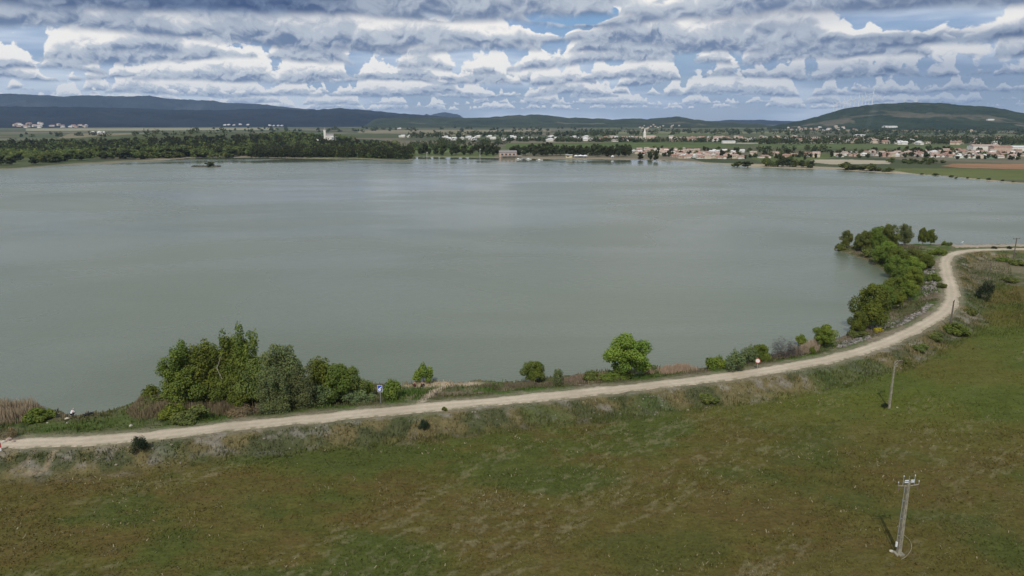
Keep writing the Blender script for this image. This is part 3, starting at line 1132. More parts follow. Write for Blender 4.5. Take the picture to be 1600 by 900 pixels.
def plant_proto(key, seed, kind, w, h, n, size, leafm, barkm, z0=0.8, rad=0.14, thin=1.0, up=0.35):
    g = np.random.default_rng(seed)
    if kind == 'round':
        c, r = clumps_round(g, w, h, z0)
    elif kind == 'spires':
        c, r = clumps_spires(g, w, h, z0)
    else:
        c, r = clumps_bush(g, w, h)
    V, Fc, tone = leaves(c, r, n, size, g, thin=thin, up=up)
    V[:, 2] = np.maximum(V[:, 2], 0.02)
    cm = np_mesh('crown', V, Fc, fattr={'leaf': tone})
    cm.materials.append(leafm)
    tm = limbs(c, h, rad, g, mat_=barkm).build('trunk', barkm, mesh_only=True)
    tm.materials.append(barkm)
    PROTO[key] = (cm, tm, w, h)


plant_proto('round_a', 11, 'round', 6, 7, 15000, 0.21, M['leaf_bright'], M['bark'], 0.9)
plant_proto('round_b', 12, 'round', 6, 6, 14000, 0.21, M['leaf_green'], M['bark'], 0.6)
plant_proto('round_c', 13, 'round', 6, 7.5, 14000, 0.21, M['leaf_olive'], M['bark'], 0.7)
plant_proto('round_g', 14, 'round', 6, 8, 14000, 0.21, M['leaf_grey'], M['bark_pale'], 0.9)
plant_proto('spire_a', 15, 'spires', 5, 10, 17000, 0.22, M['leaf_green'], M['bark_pale'], 0.5, 0.13)
plant_proto('spire_b', 16, 'spires', 5, 10, 17000, 0.22, M['leaf_green'], M['bark_pale'], 0.5, 0.13)
plant_proto('spire_c', 17, 'spires', 4, 11, 14000, 0.22, M['leaf_bright'], M['bark_pale'], 0.6, 0.12)
plant_proto('spire_g', 18, 'spires', 5, 10, 15000, 0.21, M['leaf_grey'], M['bark_pale'], 0.5, 0.12)
plant_proto('bush_a', 21, 'bush', 3, 2.2, 3200, 0.19, M['leaf_green'], M['bark'], rad=0.05)
plant_proto('bush_b', 22, 'bush', 3, 2.4, 3200, 0.19, M['leaf_bright'], M['bark'], rad=0.05)
plant_proto('bush_o', 23, 'bush', 3, 1.8, 2600, 0.19, M['leaf_olive'], M['bark'], rad=0.05)
plant_proto('bush_d', 24, 'bush', 2.6, 2.4, 3600, 0.16, M['leaf_dark'], M['bark'], rad=0.05, thin=0.4, up=1.0)
plant_proto('bush_g', 25, 'bush', 3, 2.2, 2000, 0.22, M['leaf_grey'], M['bark_pale'], rad=0.05, thin=0.5)
plant_proto('bare', 26, 'spires', 3, 4, 2600, 0.30, M['twigs'], M['bark_pale'], 0.2, 0.05, thin=0.14, up=1.5)
plant_proto('broom', 27, 'bush', 2, 1.2, 1800, 0.14, M['flower_yellow'], M['bark'], rad=0.03)
plant_proto('dry_bush', 28, 'bush', 3, 1.6, 1800, 0.22, M['dry'], M['bark_pale'], rad=0.04, thin=0.25, up=0.8)


def plant(key, px, py, wpx, hpx, label, name='tree', cat=None, group=None, rz=None, parts=True, sink=0.0):
    """stand a plant on the ground seen at (px, py), wpx x hpx photograph pixels big"""
    cm, tm, w, h = PROTO[key]
    x, y, z = land(px, py)
    m = pxm(x, y, z)
    # a vertical thing is foreshortened by the view from above; the crown's depth adds some height back
    dep = math.atan2(HCAM - z, y)
    W = wpx * m
    Hh = max(0.35, (hpx * m - 0.22 * W * math.sin(dep)) / math.cos(dep))
    o = empty(name, (x, y, z - 0.05 - sink), random.uniform(0, 6.28) if rz is None else rz)
    o.scale = (W / w, W / w, Hh / h)
    tag(o, label, cat or name.replace('_', ' '), group)
    a = link('crown' if name.endswith('tree') or name in ('poplar', 'willow') else 'foliage', cm, None, o)
    b = link('trunk' if a.name.startswith('crown') else 'stem', tm, None, o)
    return o


# the grove by the track: (kind, x, y of foot, width, height, label)
grove = [
    ('spire_a', 290, 628, 60, 92, 'leftmost poplar of the lakeside grove, green and bushy down to the dry grass', 'poplar'),
    ('spire_b', 320, 630, 62, 98, 'broad green poplar second from the left end of the grove', 'poplar'),
    ('round_b', 300, 634, 66, 66, 'rounded dark green underwood tree at the left foot of the grove', 'tree'),
    ('spire_a', 352, 632, 62, 104, 'full green poplar left of the tallest one in the grove', 'poplar'),
    ('spire_a', 391, 630, 56, 120, 'tallest light green poplar with a pointed top in the grove', 'poplar'),
    ('round_b', 370, 638, 60, 58, 'bushy green tree at the foot of the tallest poplar', 'tree'),
    ('round_c', 405, 636, 54, 80, 'olive green tree between the tallest poplar and the grey-green willow', 'tree'),
    ('round_g', 445, 636, 66, 104, 'large grey-green willow with a domed crown in the middle of the grove', 'willow'),
    ('spire_g', 432, 646, 46, 72, 'grey-green young willow with pale stems at the track side of the grove', 'willow'),
    ('spire_g', 468, 641, 48, 70, 'slender grey-green willow right of the domed willow', 'willow'),
    ('spire_b', 497, 632, 54, 76, 'bright green poplar standing where the grove steps down to the right', 'poplar'),
    ('round_b', 522, 628, 54, 64, 'dense green tree third from the right end of the grove', 'tree'),
    ('round_c', 546, 622, 46, 52, 'green rounded tree closing the grove at its right end', 'tree'),
    ('spire_g', 505, 634, 50, 50, 'low grey-green willow scrub in front of the right half of the grove', 'willow'),
]
for k_, px, py, wp, hp, lb, nm in grove:
    plant(k_, px, py, wp, hp, lb, nm, 'tree', 'trees of the lakeside grove')

near_plants = [
    ('bush_a', 237, 628, 32, 28, 'small green bush on the bank left of the grove', 'bush'),
    ('bush_o', 232, 640, 50, 22, 'low olive brown scrub under the small bush left of the grove', 'bush'),
    ('bush_o', 300, 660, 66, 24, 'low green bush between the grove and the track', 'bush'),
    ('bush_b', 270, 652, 40, 22, 'yellow-green bush at the left foot of the grove', 'bush'),
    ('dry_bush', 386, 651, 60, 20, 'dry brown brush beside the track under the grove', 'bush'),
    ('bush_g', 560, 628, 60, 22, 'grey-green scrub left of the blue road sign', 'bush'),
    ('bush_a', 577, 618, 18, 24, 'small upright green bush just left of the blue road sign', 'bush'),
    ('bush_a', 613, 621, 34, 30, 'rounded green bush just right of the blue road sign', 'bush'),
    ('bush_b', 662, 597, 32, 28, 'light green bush above the two people in dark clothes on the spit', 'bush'),
    ('round_b', 833, 596, 33, 34, 'small bright green tree on the bank left of the lone large tree', 'small_tree'),
    ('bush_g', 873, 602, 22, 26, 'thin grey-green shrub on the bank between small and large tree', 'bush'),
    ('bush_o', 920, 594, 34, 18, 'low dull green shrub left of the lone large tree', 'bush'),
    ('round_a', 984, 591, 70, 70, 'lone large bright green tree with a round crown on the lake bank', 'tree'),
    ('bush_a', 965, 594, 60, 18, 'dark green undergrowth at the foot of the lone large tree', 'bush'),
    ('bush_g', 1022, 583, 20, 14, 'grey-green shrub just right of the lone large tree', 'bush'),
    ('bush_b', 1117, 580, 36, 26, 'round green bush left end of the thicket by the round sign', 'bush'),
    ('bush_g', 1145, 580, 40, 34, 'grey-green thin shrub in the thicket left of the round sign', 'bush'),
    ('round_b', 1186, 570, 30, 34, 'dense green tree behind the round white sign', 'small_tree'),
    ('bush_g', 1168, 573, 34, 34, 'pale grey-green shrub beside the round white sign', 'bush'),
    ('bare', 1222, 560, 34, 36, 'bare grey-brown bush with upright twigs right of the round sign', 'bare_bush'),
    ('bare', 1240, 558, 24, 26, 'smaller bare grey bush beside the pink dry reeds', 'bare_bush'),
    ('bush_b', 1251, 540, 18, 18, 'small light green bush behind the pink dry reeds', 'bush'),
    ('round_a', 1285, 541, 33, 36, 'small round bright green tree between the dry reeds and the big thicket', 'small_tree'),
    ('bush_a', 1269, 556, 12, 12, 'little dark green bush on the bank below the small round tree', 'bush'),
    ('broom', 1372, 520, 16, 10, 'yellow flowering broom beside the gravel track', 'broom'),
    ('bush_d', 218, 704, 30, 28, 'dark green spiky juniper at the field edge of the track', 'juniper'),
    ('bush_d', 662, 662, 20, 18, 'small dark green round bush below the middle of the track', 'dark_bush'),
    ('bush_o', 694, 642, 10, 8, 'tiny dark bush at the track edge right of the small dark round one', 'bush'),
    ('bush_o', 1110, 625, 34, 15, 'low dull green patch of scrub at the foot of the embankment', 'scrub'),
    ('bush_d', 1538, 470, 26, 32, 'dark green bush at the edge of the field beside the fourth pole', 'bush'),
    ('bush_a', 1492, 520, 44, 18, 'low green bushes at the foot of the dark wooden pole', 'bush'),
    ('bush_o', 1465, 532, 30, 14, 'low olive bush left of the dark wooden pole', 'bush'),
    ('bush_o', 1440, 548, 30, 13, 'spreading low scrub on the embankment before the dark wooden pole', 'scrub'),
    ('bush_a', 1568, 408, 24, 7, 'flat green bush right in front of the far pole', 'bush'),
    ('bush_o', 1595, 414, 34, 10, 'flat brown-green bush by the right-hand end of the track', 'bush'),
    ('bush_d', 1553, 389, 10, 5, 'small dark bush on the far sandy shore', 'bush'),
    ('bush_d', 1577, 389, 9, 5, 'second small dark bush on the far sandy shore, nearer the far pole', 'bush'),
    ('bush_o', 1575, 440, 30, 9, 'dull scrub along the far corner of the field', 'scrub'),
    ('bush_a', 60, 655, 50, 20, 'green bank growth right of the pale reed bed', 'bush'),
    ('bush_o', 1518, 492, 20, 12, 'low scrub between the dark bush and the wooden pole', 'scrub'),
    ('bush_o', 1412, 566, 20, 8, 'little dark green scrub behind the slim concrete pole', 'scrub'),
]
for k_, px, py, wp, hp, lb, nm in near_plants:
    plant(k_, px, py, wp, hp, lb, nm, nm.replace('_', ' '))

# thicket on the headland and along the inside of the bend
headland = [
    ('round_c', 1321, 388, 20, 24, 'small tree standing alone at the tip of the headland', 'tree'),
    ('bush_o', 1311, 391, 20, 12, 'low brown-green bush at the waterline of the headland tip', 'bush'),
    ('round_c', 1341, 391, 18, 22, 'dark olive tree second from the headland tip', 'tree'),
    ('round_c', 1352, 393, 28, 28, 'brownish olive tree near the headland tip', 'tree'),
    ('round_b', 1370, 392, 30, 32, 'green tree rising from the middle of the headland row', 'tree'),
    ('round_c', 1388, 390, 32, 34, 'taller olive tree left of the open-branched one on the headland', 'tree'),
    ('round_g', 1412, 385, 24, 30, 'open-branched grey-green tree showing its limbs on the headland', 'tree'),
    ('round_b', 1441, 382, 15, 22, 'left half of the pair of dark green trees on the grassy headland', 'tree'),
    ('round_b', 1454, 382, 17, 20, 'right half of the pair of dark green trees on the grassy headland', 'tree'),
    ('bush_a', 1475, 384, 9, 8, 'left one of two small bushes near the sandy shore', 'bush'),
    ('bush_o', 1484, 384, 9, 7, 'right one of two small bushes near the sandy shore', 'bush'),
    ('round_a', 1382, 408, 36, 26, 'light green tree over the little sandy bank of the cove', 'tree'),
    ('bush_o', 1362, 400, 34, 16, 'olive bush hanging over the cove water', 'bush'),
    ('round_b', 1378, 413, 34, 24, 'dark green tree at the head of the cove', 'tree'),
    ('round_b', 1402, 418, 36, 28, 'green tree behind the cove, upper part of the thicket', 'tree'),
    ('round_c', 1424, 414, 34, 24, 'olive green tree at the upper right of the thicket', 'tree'),
    ('round_b', 1398, 432, 34, 28, 'green tree at the edge of the cove in the thicket', 'tree'),
    ('round_a', 1420, 436, 36, 30, 'lighter green tree in the middle of the thicket', 'tree'),
    ('round_b', 1442, 424, 30, 24, 'green tree of the thicket next to the stony bank', 'tree'),
    ('round_b', 1408, 450, 36, 30, 'green tree of the thicket above the lower cove', 'tree'),
    ('round_a', 1428, 452, 32, 28, 'fresh green tree of the thicket left of the stones', 'tree'),
    ('round_b', 1396, 468, 34, 30, 'green tree between the big waterside tree and the thicket', 'tree'),
    ('round_a', 1416, 468, 30, 26, 'light green tree at the stony end of the thicket', 'tree'),
    ('round_b', 1378, 484, 38, 34, 'green tree leaning on the right side of the big waterside tree', 'tree'),
    ('round_a', 1400, 482, 28, 24, 'smaller green tree above the dry slope of the bend', 'tree'),
    ('round_b', 1356, 516, 56, 62, 'big dark green waterside tree at the lower end of the thicket', 'tree'),
    ('round_b', 1338, 521, 30, 30, 'low branches of a young tree touching the water beside the big one', 'tree'),
    ('bush_o', 1438, 400, 50, 10, 'low green growth on top of the headland', 'bush'),
    ('bush_b', 1466, 398, 26, 10, 'low bush beside the sharp bend of the track', 'bush'),
    ('bush_a', 1458, 438, 24, 12, 'green bush among the grey stones of the bend', 'bush'),
    ('bush_o', 1470, 450, 16, 10, 'small olive bush between the stones and the track', 'bush'),
    ('bush_o', 1340, 527, 34, 12, 'grey scrub at the foot of the big waterside tree', 'bush'),
]
for k_, px, py, wp, hp, lb, nm in headland:
    plant(k_, px, py, wp * (0.88 if hp > 16 else 1), hp * (1.22 if hp > 16 else 1), lb, nm, nm.replace('_', ' '), 'thicket on the headland')


# ------------------------------------------------------------------ reeds, rough grass, stones
def blades(P, hgt, wid, lean, g):
    """one upright tapering blade (two triangles worth) at each point"""
    n = len(P)
    a = g.random(n) * 2 * math.pi
    dx, dy = np.cos(a) * wid / 2, np.sin(a) * wid / 2
    la = g.random(n) * 2 * math.pi
    lx, ly = np.cos(la) * lean * hgt, np.sin(la) * lean * hgt
    b0 = P + np.stack([-dx, -dy, np.zeros(n)], -1)
    b1 = P + np.stack([dx, dy, np.zeros(n)], -1)
    t1 = P + np.stack([dx * 0.5 + lx, dy * 0.5 + ly, hgt], -1)
    t0 = P + np.stack([-dx * 0.5 + lx, -dy * 0.5 + ly, hgt], -1)
    V = np.stack([b0, b1, t1, t0], 1).reshape(-1, 3)
    return V, np.arange(n * 4).reshape(-1, 4)


reed_m = attr_mat('reed_straw', 'tone', trans=0.2)


def reed_bed(poly_px, n, hgt, col, label, wid=0.06, seed=0, z=0.2):
    g = np.random.default_rng(seed)
    q = np.array([at(a, b, z) for a, b in poly_px])
    lo, hi = q.min(0), q.max(0)
    P = lo + g.random((n * 6, 2)) * (hi - lo)
    P = P[inside(P[:, 0], P[:, 1], q)]
    dens = fbm(P[:, 0] * 0.35, P[:, 1] * 0.35, 3, seed)
    P = P[g.random(len(P)) < sstep(dens, 0.25, 0.5)][:n]
    z_ = np.maximum(gzv(P[:, 0], P[:, 1]), -0.25)
    hh = hgt * (0.65 + 0.5 * g.random(len(P))) * (0.45 + 1.0 * fbm(P[:, 0] * 0.45, P[:, 1] * 0.45, 3, seed + 5))
    de = seg_dist(P[:, 0], P[:, 1], q, True)[0]
    hh = hh * (0.35 + 0.65 * sstep(de, 0.0, 1.6))
    V, Fc = blades(np.column_stack([P, z_]), hh, wid * (0.6 + 0.8 * g.random(len(P))), 0.12 * g.random(len(P)), g)
    c = np.array(col) * (0.7 + 0.6 * g.random((len(P), 1))) * np.array([1, 1, 1])
    me = np_mesh('reed_bed', V, Fc, fattr={'tone': c})
    return tag(link('reed_bed', me, reed_m), label, 'reeds', kind='stuff')


reed_bed([(-260, 690), (-260, 645), (0, 634), (62, 634), (72, 640), (52, 660), (20, 672), (-40, 684)], 15000, 2.1, (0.36, 0.285, 0.19),
         'pale straw coloured reed bed at the left water edge', seed=201)
reed_bed([(195, 650), (215, 628), (262, 628), (300, 634), (420, 636), (430, 652), (340, 660), (220, 668)], 9000, 1.5, (0.25, 0.20, 0.12),
         'dry brown reeds and grass at the foot of the grove', seed=202)
reed_bed([(850, 606), (880, 597), (940, 589), (966, 588), (960, 599), (900, 605)], 3500, 1.2, (0.29, 0.225, 0.16),
         'dry pinkish reeds left of the lone large tree', seed=203)
reed_bed([(1005, 590), (1018, 580), (1060, 576), (1095, 577), (1085, 587), (1030, 590)], 2800, 1.7, (0.42, 0.31, 0.22),
         'pink-beige dry reeds right of the lone large tree', seed=204)
reed_bed([(1196, 565), (1240, 553), (1262, 540), (1285, 541), (1276, 556), (1220, 568)], 2600, 1.9, (0.38, 0.30, 0.21),
         'dry reeds around the bare grey bushes', seed=205)
reed_bed([(1290, 546), (1312, 534), (1336, 525), (1380, 505), (1398, 500), (1400, 508), (1340, 532), (1300, 548)], 2500, 0.6, (0.28, 0.24, 0.18),
         'short bleached grass on the bank by the big waterside tree', seed=206)
reed_bed([(735, 612), (760, 600), (870, 602), (900, 598), (900, 606), (820, 614)], 4500, 0.7, (0.22, 0.185, 0.12),
         'grey-brown dead weeds along the open bank', seed=207)

print('grass...')
g = np.random.default_rng(301)
grass_m = attr_mat('grass_blades', 'tone', trans=0.25)


def scatter(n, x0, x1, y0, y1):
    return g.random(n) * (x1 - x0) + x0, g.random(n) * (y1 - y0) + y0


def view_ok(x, y, m=1.08):
    return np.abs(x) < y * CT * 800 / F * m + 8


# tufts of the meadow
x, y = scatter(330000, -95, 130, 48, 175)
k_ = view_ok(x, y)
x, y = x[k_], y[k_]
z, sd_, rd_, si_ = landscape(x, y)
wgt = (0.25 + 0.75 * sstep(fbm(x * 0.25, y * 0.4, 3, 91), 0.4, 0.65)) * np.where(y > 110, 0.45, 1.0)
k_ = (si_ < 0) & (rd_ > 3.4) & (g.random(len(x)) < wgt)
x, y, z, rd_, sd_, si_ = x[k_], y[k_], z[k_], rd_[k_], sd_[k_], si_[k_]
c = cover_colour(x, y, sd_, rd_, si_) * (0.95 + 0.6 * g.random((len(x), 1)))
dry = sstep(fbm(x * 0.10, y * 0.22, 3, 92), 0.52, 0.66)
isdry = g.random(len(x)) < (0.02 + 0.16 * dry)
c[isdry] = np.array([0.27, 0.23, 0.14]) * (0.7 + 0.6 * g.random((isdry.sum(), 1)))
hh = (0.10 + 0.14 * g.random(len(x))) * (0.7 + 0.6 * fbm(x * 0.2, y * 0.2, 2, 93))
V, Fc = blades(np.column_stack([x, y, z - 0.02]), hh, 0.08 + 0.12 * g.random(len(x)), 1.6 * g.random(len(x)), g)
tag(link('grass', np_mesh('grass', V, Fc, fattr={'tone': c}), grass_m), 'tufts of green, rusty and straw coloured weeds in the meadow', 'grass', kind='stuff')

# rough growth on the embankment and the lake bank
x, y = scatter(700000, -130, 190, 84, 262)
k_ = view_ok(x, y)
x, y = x[k_], y[k_]
z, sd_, rd_, si_ = landscape(x, y)
beach_ = (si_ > 0) & (x > 145) & (y > 225)
k_ = (rd_ > 2.4) & ~beach_ & (((si_ < 0) & (rd_ < 8.8)) | ((si_ < 0) & (y > 142) & (rd_ < 70) & (x < 110 + (y - 142) * 0.62) & (g.random(len(x)) < 0.7)) | ((si_ > 0) & (sd_ > 0.3) & (rd_ < 60)))
k_ &= g.random(len(x)) < (0.25 + 0.75 * sstep(fbm(x * 0.4, y * 0.4, 3, 94), 0.42, 0.6)) * 0.62
x, y, z, rd_, sd_, si_ = x[k_], y[k_], z[k_], rd_[k_], sd_[k_], si_[k_]
c = cover_colour(x, y, sd_, rd_, si_) * (0.9 + 0.7 * g.random((len(x), 1)))
gr = sstep(fbm(x * 0.22, y * 0.22, 3, 95), 0.47, 0.60)[:, None]
c = c * (1 - 0.5 * gr) + np.array([0.095, 0.105, 0.030]) * 0.5 * gr
hh = (0.16 + 0.40 * g.random(len(x))) * (0.5 + 1.2 * fbm(x * 0.3, y * 0.3, 2, 96)) * np.clip((rd_ - 2.2) / 2, 0.35, 1)
V, Fc = blades(np.column_stack([x, y, z - 0.02]), hh, 0.10 + 0.16 * g.random(len(x)), 0.4 * g.random(len(x)), g)
tag(link('bank_weeds', np_mesh('bank_weeds', V, Fc, fattr={'tone': c}), grass_m), 'rough weeds on the embankment and lake bank beside the track', 'weeds', kind='stuff')

# rubble
ico = MB()
phi = (1 + 5 ** 0.5) / 2
iv = np.array([(-1, phi, 0), (1, phi, 0), (-1, -phi, 0), (1, -phi, 0), (0, -1, phi), (0, 1, phi), (0, -1, -phi), (0, 1, -phi),
               (phi, 0, -1), (phi, 0, 1), (-phi, 0, -1), (-phi, 0, 1)]) / math.hypot(1, phi)
fi = np.array([(0, 11, 5), (0, 5, 1), (0, 1, 7), (0, 7, 10), (0, 10, 11), (1, 5, 9), (5, 11, 4), (11, 10, 2), (10, 7, 6), (7, 1, 8),
               (3, 9, 4), (3, 4, 2), (3, 2, 6), (3, 6, 8), (3, 8, 9), (4, 9, 5), (2, 4, 11), (6, 2, 10), (8, 6, 7), (9, 8, 1)])
stone_m = attr_mat('stone', 'tone', nscale=3.0)


def stones(name, x, y, size, label, tint=(0.20, 0.175, 0.13)):
    n = len(x)
    z = gzv(x, y)
    sc = size[:, None, None] * (0.6 + 0.8 * g.random((n, 1, 3))) * np.array([1, 1, 0.65])
    V = iv[None] * (0.78 + 0.4 * g.random((n, 12, 1))) * sc
    a = g.random(n) * 6.28
    ca, sa = np.cos(a)[:, None], np.sin(a)[:, None]
    vx = V[..., 0] * ca - V[..., 1] * sa + x[:, None]
    vy = V[..., 0] * sa + V[..., 1] * ca + y[:, None]
    vz = V[..., 2] + z[:, None] + size[:, None] * 0.12
    Fc = (fi[None] + np.arange(n)[:, None, None] * 12).reshape(-1, 3)
    tn = np.repeat(np.array(tint) * (0.6 + 0.75 * g.random((n, 1))), 20, 0)
    me = np_mesh(name, np.stack([vx, vy, vz], -1).reshape(-1, 3), Fc, fattr={'tone': tn})
    return tag(link(name, me, stone_m), label, 'stones', kind='stuff')


x, y = scatter(60000, -110, 190, 84, 262)
z, sd_, rd_, si_ = landscape(x, y)
k_ = (si_ < 0) & (rd_ > 3.0) & (rd_ < 8) & view_ok(x, y) & (g.random(len(x)) < sstep(fbm(x * 0.12, y * 0.12, 3, 97), 0.40, 0.62) * 0.8)
x, y = x[k_], y[k_]
stones('rubble', x, y, 0.06 + 0.16 * g.random(len(x)) ** 2.5, 'grey and pale stones strewn on the field side of the embankment')
# grey stone heaps on the inside of the bend, between thicket and track
q = np.array([land(a, b)[:2] for a, b in ((1330, 528), (1372, 508), (1410, 500), (1440, 484), (1446, 466), (1440, 452), (1446, 436), (1440, 426), (1446, 412),
                                          (1470, 408), (1472, 430), (1474, 462), (1464, 482), (1430, 502), (1390, 520), (1345, 538), (1310, 548), (1305, 543))])
lo, hi = q.min(0), q.max(0)
x, y = scatter(26000, lo[0], hi[0], lo[1], hi[1])
z, sd_, rd_, si_ = landscape(x, y)
k_ = inside(x, y, q) & (sd_ > 0) & (rd_ > 3.2) & (g.random(len(x)) < sstep(fbm(x * 0.12, y * 0.12, 2, 98), 0.34, 0.55))
x, y = x[k_], y[k_]
stones('riprap', x, y, 0.14 + 0.40 * g.random(len(x)) ** 2, 'grey riprap stones heaped on the inside of the bend', (0.21, 0.19, 0.165))
#@@BUILD3@@

# ------------------------------------------------------------------ far country: houses, woods, landmarks
print('far country...')
bpy.context.view_layer.update()
DG = bpy.context.evaluated_depsgraph_get()


def pick_ground(px, py):
    """the terrain point seen at a pixel (for the far plain and the hillsides)"""
    dx = (px - 800) / F
    dy = (450 - py) / F
    d = Vector((dx, CT + dy * ST, -ST + dy * CT)).normalized()
    hit, loc, nor, idx, ob, mtx = scene.ray_cast(DG, Vector((0, 0, HCAM)), d)
    if not hit or ob.name.startswith('water'):
        x, y = at(px, py, 1.0)
        return x, y, max(gz(x, y), 0.3)
    return loc.x, loc.y, loc.z


WALLS = [mat('render_white', (0.72, 0.69, 0.62), var=0.08, vscale=0.4), mat('render_cream', (0.58, 0.50, 0.38), var=0.08, vscale=0.4),
         mat('render_pink', (0.50, 0.37, 0.29), var=0.08, vscale=0.4)]
ROOFS = [mat('tiles_terracotta', (0.33, 0.20, 0.15), var=0.2, vscale=0.5), mat('tiles_pale', (0.42, 0.31, 0.25), var=0.2, vscale=0.5),
         mat('roof_light', (0.62, 0.60, 0.57), var=0.08, vscale=0.5), mat('roof_grey', (0.24, 0.22, 0.21), var=0.15)]
M['window'] = mat('window_dark', (0.05, 0.055, 0.06), rough=0.3, spec=0.5, var=0.2)


def gable(mb_w, mb_r, x, y, lx, ly, h, rh, over=0.5, rz=0.0):
    """one gabled volume: walls up to the ridge, roof slabs with an overhang"""
    c, s = math.cos(rz), math.sin(rz)

    def T(a, b, z):
        return (x + a * c - b * s, y + a * s + b * c, z)
    hx, hy = lx / 2, ly / 2
    vs = [T(-hx, -hy, -1), T(hx, -hy, -1), T(hx, hy, -1), T(-hx, hy, -1), T(-hx, -hy, h), T(hx, -hy, h), T(hx, hy, h), T(-hx, hy, h),
          T(-hx, 0, h + rh), T(hx, 0, h + rh)]
    mb_w.add(vs, [(3, 2, 1, 0), (0, 1, 5, 4), (2, 3, 7, 6), (1, 2, 6, 9, 5), (3, 0, 4, 8, 7)])
    k = rh / hy
    ox, oy = hx + over, hy + over
    e = h - k * over
    tk = 0.25
    for sg in (-1, 1):
        a = [T(-ox, sg * oy, e + 0.05), T(ox, sg * oy, e + 0.05), T(ox, 0, h + rh + 0.05), T(-ox, 0, h + rh + 0.05),
             T(-ox, sg * oy, e + 0.05 + tk), T(ox, sg * oy, e + 0.05 + tk), T(ox, 0, h + rh + 0.05 + tk), T(-ox, 0, h + rh + 0.05 + tk)]
        mb_r.add(a, [(0, 1, 2, 3), (7, 6, 5, 4), (0, 4, 5, 1), (1, 5, 6, 2), (2, 6, 7, 3), (3, 7, 4, 0)])


def house_proto(i):
    g_ = random.Random(900 + i)
    W_, Rf = MB(), MB()
    lx, ly = g_.uniform(8.5, 13), g_.uniform(7, 8.5)
    h, rh = g_.choice([3.0, 3.4, 5.6]), g_.uniform(1.4, 2.1)
    gable(W_, Rf, 0, 0, lx, ly, h, rh)
    if i % 2 == 0:
        gable(W_, Rf, lx * 0.32, -ly * 0.5 - 1.4, 5.5, 5.4, h * 0.85, rh * 0.75, rz=math.pi / 2)
    if i % 3 == 0:
        gable(W_, Rf, -lx * 0.5 - 2.3, 0.6, 4.8, 5.6, 2.5, 1.0)
    Rf.box((lx * 0.2, 0.8, h + rh + 0.35), (0.8, 0.6, 1.5))
    wm_, rm_ = W_.build('walls', None, mesh_only=True), Rf.build('roof', None, mesh_only=True)
    wm_.materials.append(WALLS[(0, 0, 1, 0, 2, 1)[i % 6]])
    rm_.materials.append(ROOFS[(0, 1, 0, 2, 0, 1)[i % 6]])
    win = []
    for wx in (-lx * 0.3, -lx * 0.05):
        b = MB().box((wx, -ly / 2 - 0.03, 1.6 if h < 4 else 3.9), (1.3, 0.12, 1.3)).build('window', None, mesh_only=True)
        b.materials.append(M['window'])
        win.append(b)
    return wm_, rm_, win


HP = [house_proto(i) for i in range(8)]


def house(px, py, label, group=None, name='house', kind=None, sc=1.0, windows=True, rz=None, cat='house'):
    x, y, z = pick_ground(px, py)
    i = random.randrange(8) if kind is None else kind
    o = empty(name, (x, y, z - 0.1), random.choice([0, 0.3, -0.35, 1.4, 3.14, 0.15]) + random.uniform(-0.25, 0.25) if rz is None else rz)
    o.scale = (sc,) * 3
    tag(o, label, cat, group)
    link('walls', HP[i][0], None, o)
    link('roof', HP[i][1], None, o)
    if windows:
        for b in HP[i][2]:
            link('window', b, None, o)
    return o


def spread_in(poly, n, mind, g_):
    q = np.array(poly, float)
    lo, hi = q.min(0), q.max(0)
    out = []
    tries = 0
    while len(out) < n and tries < n * 60:
        tries += 1
        a, b = g_.uniform(lo[0], hi[0]), g_.uniform(lo[1], hi[1])
        if not inside(np.array([a]), np.array([b]), q)[0]:
            continue
        if all(abs(a - c) > mind[0] or abs(b - d) > mind[1] for c, d in out):
            out.append((a, b))
    return out


gr_ = random.Random(5)
for a, b in [(940 + 8.5 * k, 236.0 + 0.35 * k + (k % 2) * 0.8) for k in range(9)]:
    house(a, b, 'small white house in the row at the left end of the lakeside village', 'white row of the lakeside village', kind=3, sc=0.75)
for a, b in spread_in([(985, 238), (1010, 234), (1090, 236), (1105, 240), (1155, 242), (1160, 248.5), (1100, 248), (1062, 247.5), (1040, 243), (1000, 242)], 95, (5.5, 1.0), gr_):
    house(a, b, 'terracotta roofed house of the lakeside village behind the beach', 'houses of the lakeside village', sc=0.68)
for a, b in spread_in([(1108, 237.5), (1165, 237.5), (1178, 241), (1110, 240)], 9, (8, 1.0), gr_):
    house(a, b, 'white house at the back right of the lakeside village', 'white houses behind the lakeside village', kind=3, sc=0.8)
for a, b in spread_in([(1300, 243), (1340, 239.5), (1420, 238), (1480, 236.5), (1540, 233), (1600, 236), (1600, 244), (1575, 248), (1500, 247), (1400, 245), (1310, 245.5)], 104, (7.5, 1.2), gr_):
    house(a, b, 'terracotta roofed house of the large village at the right edge', 'houses of the large right-hand village', sc=0.72, windows=False)
for a, b in spread_in([(938, 219), (950, 215), (1000, 216), (1000, 220), (960, 221.5)], 20, (6, 0.9), gr_):
    house(a, b, 'small distant house left of the church spire', 'distant houses left of the church', windows=False, sc=1.1)
for a, b in spread_in([(1040, 217), (1100, 214.5), (1165, 216), (1165, 221), (1050, 221)], 34, (6, 0.9), gr_):
    house(a, b, 'small distant house right of the church spire', 'distant houses right of the church', windows=False, sc=1.1)
for a, b in [(788, 219.5), (816, 219), (828, 218.5), (838, 219), (860, 221), (914, 220), (922, 219.5), (740, 219), (722, 218), (710, 219), (630, 214.5), (640, 214.5), (620, 202), (625, 201.5)]:
    house(a, b, 'isolated white farmhouse in the fields beyond the middle of the far shore', 'white farmhouses of the middle plain', 'farmhouse', 3, 1.3, False)
